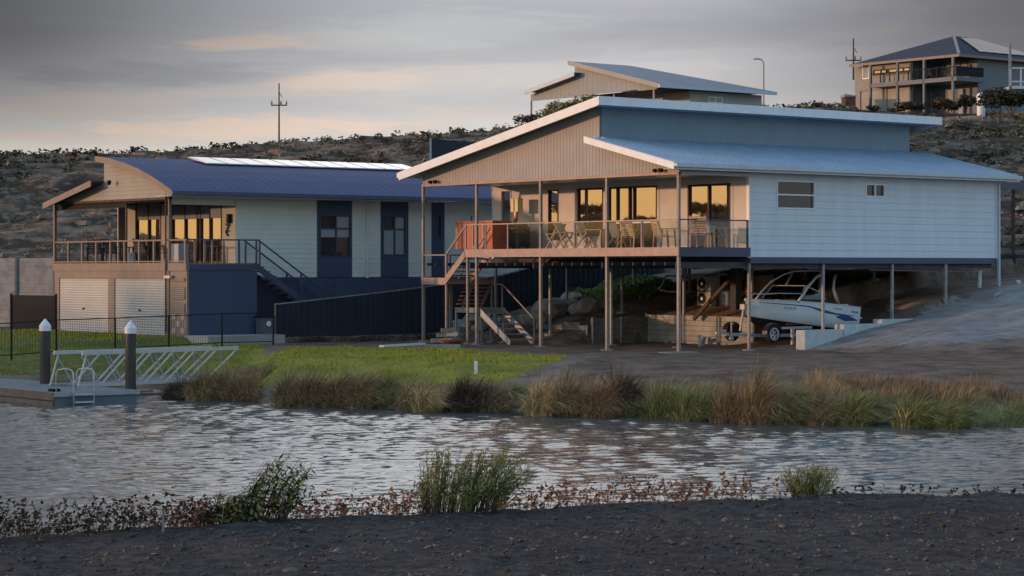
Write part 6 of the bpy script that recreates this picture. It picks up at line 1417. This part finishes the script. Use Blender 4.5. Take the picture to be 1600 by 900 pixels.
# single bushes by the hill houses
def bush(px, py, Y, r, m, lab, n=900, ls=.22, cat='bush', nm='hill_bush', grp=None, stem=True):
    X, _, Z = at(px, py, Y); t = thing(nm, lab, cat, (X, Y, Z), 0, grp); q = np.random.default_rng(int(px)); L_ = []
    for k in range(9):
        c = q.normal(0, .42, 3)*np.array(r); c[2] = abs(c[2])*.9+r[2]*.35; L_.append(leaves(n//9, c, np.array(r)*.45, ls, int(px)+k, .5, hollow=.15))
    quads('foliage', np.concatenate(L_), m, t)
    if stem:
        s_ = MB(); 
        for k in range(4): a = k*1.6; s_.tube([(0, 0, -.8), (.2*r[0]*cos(a), .2*r[1]*sin(a), .3*r[2]), (.5*r[0]*cos(a), .5*r[1]*sin(a), .9*r[2])], [.06, .045, .02], 6)
        s_.build('stem', M['bark'], t)
    return t
bush(906, 180, 144, (1.7, 1.1, 1.0), M['bush'], 'olive green bush in front of the verandah of the skillion hill house', 1600, .2)
bush(862, 192, 143, (1.2, 1.0, .9), M['bush'], 'small olive bush left of the larger olive bush by the hill house', 700, .18)
bush(833, 196, 146, (1.1, .9, .55), M['bushd'], 'dark twiggy bush under the left post of the skillion hill house', 800, .2)
bush(1424, 172, 236, (2.2, 1.2, .55), M['bushd'], 'dark low bush under the left balcony of the hilltop house', 900, .4)
bush(1482, 172, 235, (2.2, 1.2, .8), M['bushd'], 'broad dark bush in front of the lower windows of the hilltop house', 1200, .4)
bush(1509, 166, 236, (1.0, 1.0, .9), M['scrub'], 'dark rounded bush left of the slim white tank', 800, .4)
bush(1580, 170, 222, (3.4, 1.6, 1.5), M['scrub'], 'large dark bush below the white balcony at the right edge', 1800, .45)
bush(1366, 174, 238, (.9, .8, .45), M['bushd'], 'small dark bush in front of the left garage of the hilltop house', 400, .3)
bush(1398, 174, 238, (.8, .8, .4), M['bush'], 'small olive bush between the two garage doors of the hilltop house', 400, .3)
# ---------------------------------------------------------------- near bank plants
def nb_(px, py):
    X, Y = bank(px, py); return X, Y, gz(X, Y)
def twiggy(px, py, w, h_, m, lab, lean, n, seed, ls=.055, nm='shrub'):
    X, Y, Z = nb_(px, py); Y += .25; Z = gz(X, Y); t = thing(nm, lab, 'shrub', (X, Y, Z)); q = np.random.default_rng(seed); S_ = MB(); V = []
    for i in range(n):
        bx0 = q.uniform(-w*.33, w*.33); by0 = q.uniform(-.2, .2); H_ = h_*(1-.45*(abs(bx0)/(w*.5))**2)*q.uniform(.5, 1.08); l0 = lean*h_*q.uniform(.5, 1.2)+bx0*.75+q.normal(0, .035)
        pts = [(bx0+l0*(s_**1.5), by0+q.normal(0, .01)+.05*s_*q.normal(), -.04+H_*s_) for s_ in (0, .35, .7, 1)]
        S_.tube(pts, [.006, .0045, .003, .0015], 4, False)
        k = 34; s_ = q.uniform(.12, 1.0, k)**.8; px_ = np.interp(s_, [0, .35, .7, 1], [p[0] for p in pts]); pz_ = np.interp(s_, [0, .35, .7, 1], [p[2] for p in pts]); py_ = np.interp(s_, [0, .35, .7, 1], [p[1] for p in pts])
        d = np.stack([q.normal(.25*lean+.1, .45, k), q.normal(0, .45, k), q.uniform(.5, 1.1, k)], 1); d /= np.linalg.norm(d, axis=1)[:, None]
        b_ = np.cross(d, q.normal(0, 1, (k, 3))); b_ /= np.linalg.norm(b_, axis=1)[:, None]; p0 = np.stack([px_, py_, pz_], 1)+q.normal(0, .012, (k, 3)); L_ = (ls*q.uniform(.6, 1.3, k))[:, None]
        V.append(np.stack([p0, p0+d*L_*.5-b_*L_*.11, p0+d*L_, p0+d*L_*.5+b_*L_*.11], 1))
    S_.build('stems', M['bark'], t); quads('foliage', np.concatenate(V), m, t); return t
twiggy(694, 800, .82, .76, M['shrub'], 'larger olive green feathery shrub, its left half, leaning right on the near bank', .22, 120, 1)
bpy.data.objects['shrub']['label'] = 'left one of the two big feathery olive shrubs standing together on the near bank'
twiggy(748, 796, .62, .78, M['shrub'], 'right one of the two big feathery olive shrubs, leaning furthest right on the near bank', .36, 85, 2)
twiggy(1268, 777, .58, .42, M['shrub'], 'small feathery green shrub alone on the right part of the near bank', .05, 80, 3, .045)
def broadleaf(px, py, w, h_, lab, n, seed, lean=.25, m='broad'):
    X, Y, Z = nb_(px, py); Y += .2; Z = gz(X, Y); t = thing('leafy_plant', lab, 'plant', (X, Y, Z), 0, 'leafy green plants on the near bank'); q = np.random.default_rng(seed); S_ = MB(); V = []
    for i in range(n):
        bx0 = q.uniform(-w*.4, w*.4); H_ = h_*q.uniform(.5, 1.05)*(1-.5*abs(bx0)/w); pts = [(bx0+lean*h_*s_**1.6+q.normal(0, .01), q.normal(0, .05), -.03+H_*s_) for s_ in (0, .4, .75, 1)]
        S_.tube(pts, [.006, .005, .003, .002], 4, False)
        for s_ in q.uniform(.2, 1, 20):
            c = np.array([np.interp(s_, [0, .4, .75, 1], [p[j] for p in pts]) for j in range(3)]); a = q.uniform(0, 2*pi); d = np.array([cos(a)*.8+.35, sin(a)*.6, q.uniform(-.65, .2)]); d /= np.linalg.norm(d); b_ = np.cross(d, [0, .2, 1]); b_ /= np.linalg.norm(b_); L_ = q.uniform(.06, .13)
            V.append([c, c+d*L_*.45-b_*L_*.16, c+d*L_, c+d*L_*.45+b_*L_*.16])
    S_.build('stems', M['bark'], t); quads('leaves', np.array(V), M[m], t)
broadleaf(338, 814, .65, .42, 'low leafy green plant left of the tall drooping one on the near bank', 40, 5, .2)
broadleaf(402, 811, .75, .78, 'tall leafy plant with drooping green leaves left of the feathery shrubs', 55, 6, .42)
broadleaf(372, 812, .40, .42, 'leafy green plant squeezed between the low and the tall drooping one', 20, 7, .25)
def weeds(px0, px1, step, hlo, hhi, m, name, lab, seed, dark=0):
    q = np.random.default_rng(seed); S_ = []; V = []; px = px0
    while px < px1:
        py = np.interp(px, [0, 200, 400, 600, 800, 900, 1050, 1300, 1600], [840, 824, 812, 803, 797, 786, 779, 773, 767]); X = (px-800)/FPX*26; e = float(near_edge(X)); Y = e+q.uniform(-.15, .9); Z = gz(X, Y); X = (px-800)/FPX*Y
        H_ = q.uniform(hlo, hhi); l0 = q.normal(.03, .05)
        S_.append(blades(2, X, Y, .01, .01, H_, (l0/H_, 0), .05, .008, 3, .4, int(px*13) % 99991, Z))
        k = q.integers(7, 15)
        for s_ in q.uniform(.25, 1.0, k):
            c = np.array([X+l0*s_, Y, Z+H_*s_]); d = q.normal(0, 1, 3); d[2] = d[2]*.5+.2; d /= np.linalg.norm(d); b_ = np.cross(d, q.normal(0, 1, 3)); b_ /= np.linalg.norm(b_); L_ = q.uniform(.03, .062)
            V.append([c, c+d*L_*.5-b_*L_*.3, c+d*L_, c+d*L_*.5+b_*L_*.3])
        if q.uniform() < .45:
            c = np.array([X+l0, Y, Z+H_])
            for k in range(4): d = q.normal(0, 1, 3); d /= np.linalg.norm(d); b_ = np.cross(d, q.normal(0, 1, 3)); b_ /= np.linalg.norm(b_); V.append([c, c+d*.02-b_*.015, c+d*.045, c+d*.02+b_*.015])
        px += step*q.uniform(.3, 1.7)
    o = strips(name, np.concatenate(S_), m); tag(o, lab, 'weeds', kind='stuff'); quads('weed_leaves', np.array(V), m, o)
weeds(-20, 330, 1.6, .16, .42, M['weedd'], 'dark_weeds', 'dark dry weeds along the left part of the near bank', 1)
weeds(270, 660, 2.0, .12, .34, M['weed'], 'russet_weeds', 'russet leafy weeds along the near bank left of the feathery shrubs', 2)
weeds(775, 1180, 2.6, .14, .34, M['weed'], 'russet_bank_weeds', 'russet leafy weeds along the near bank right of the feathery shrubs', 3)
weeds(1180, 1240, 6, .14, .30, M['weed'], 'sparse_weeds', 'a few thin russet weeds left of the small green shrub', 4)
weeds(1290, 1620, 9, .06, .15, M['weedd'], 'short_dark_weeds', 'sparse short dark weeds on the right part of the near bank', 5)
# clods and grit on the near bank
q = np.random.default_rng(12); n = 15000; Yc = 19.5+9.5*q.uniform(0, 1, n)**.9; Xc = q.uniform(-.27, .27, n)*Yc; k = Yc < near_edge(Xc)+.3; Xc, Yc = Xc[k], Yc[k]; Zc = zt(Xc, Yc); n = len(Xc)
s_ = .008+.018*q.uniform(0, 1, n)**4; tet = q.normal(0, 1, (n, 4, 3))*s_[:, None, None]*np.array([1.3, 1, .7]); tet = tet+np.stack([Xc, Yc, Zc+.3*s_], 1)[:, None, :]
F = np.array([[0, 1, 2, 2], [0, 3, 1, 1], [1, 3, 2, 2], [2, 3, 0, 0]]); me = bpy.data.meshes.new('soil_clods'); vv = tet.reshape(-1, 3); fc = []
for a, b_, c in ((0, 1, 2), (0, 3, 1), (1, 3, 2), (2, 3, 0)): fc.append(np.stack([np.arange(n)*4+a, np.arange(n)*4+b_, np.arange(n)*4+c], 1))
fc = np.concatenate(fc).astype(np.int32); me.vertices.add(len(vv)); me.vertices.foreach_set('co', vv.astype(np.float32).ravel()); me.loops.add(len(fc)*3); me.loops.foreach_set('vertex_index', fc.ravel()); me.polygons.add(len(fc)); me.polygons.foreach_set('loop_start', np.arange(0, len(fc)*3, 3, dtype=np.int32)); me.update(calc_edges=True); me.materials.append(M['clod'])
o = bpy.data.objects.new('soil_clods', me); COL.objects.link(o); tag(o, 'small clods and grit strewn over the dark near bank', 'soil', kind='stuff')
# trees on the sunset side, mirrored in the deck windows
GT = 'trees on the ridge across the river bend'
for i, (X, Y, h_, r_, lab) in enumerate(((-118, 90.5, 2.2, 2.2, 'broad domed gum tree on the left ridge, mirrored in the sliding door'), (-118, 96.4, 2.0, 1.0, 'small round gum tree on the left ridge, mirrored in the fixed window'), (-120, 84.5, 1.8, 3.4, 'widest gum tree on the left ridge, mirrored in the double door'), (-117, 80, 2.8, 2.2, 'gum tree at the river end of the left ridge'), (-122, 101.5, 2.0, 1.3, 'low gum tree on the far end of the left ridge'))):
    z = gz(X, Y); t = thing('gum_tree', lab, 'tree', (X, Y, z), 0, GT); MB().tube([(0, 0, -.5), (.1, 0, h_*.4), (0, .1, h_*.75)], [.22, .15, .07], 8).build('trunk', M['bark'], t)
    q = np.random.default_rng(i); quads('crown', np.concatenate([leaves(260, q.normal(0, .35, 3)*[r_, r_, h_*.2]+[0, 0, h_*.68], (r_*.5, r_*.5, h_*.22), .4, i*10+k, .6, hollow=.1) for k in range(9)]), M['scrub'], t)
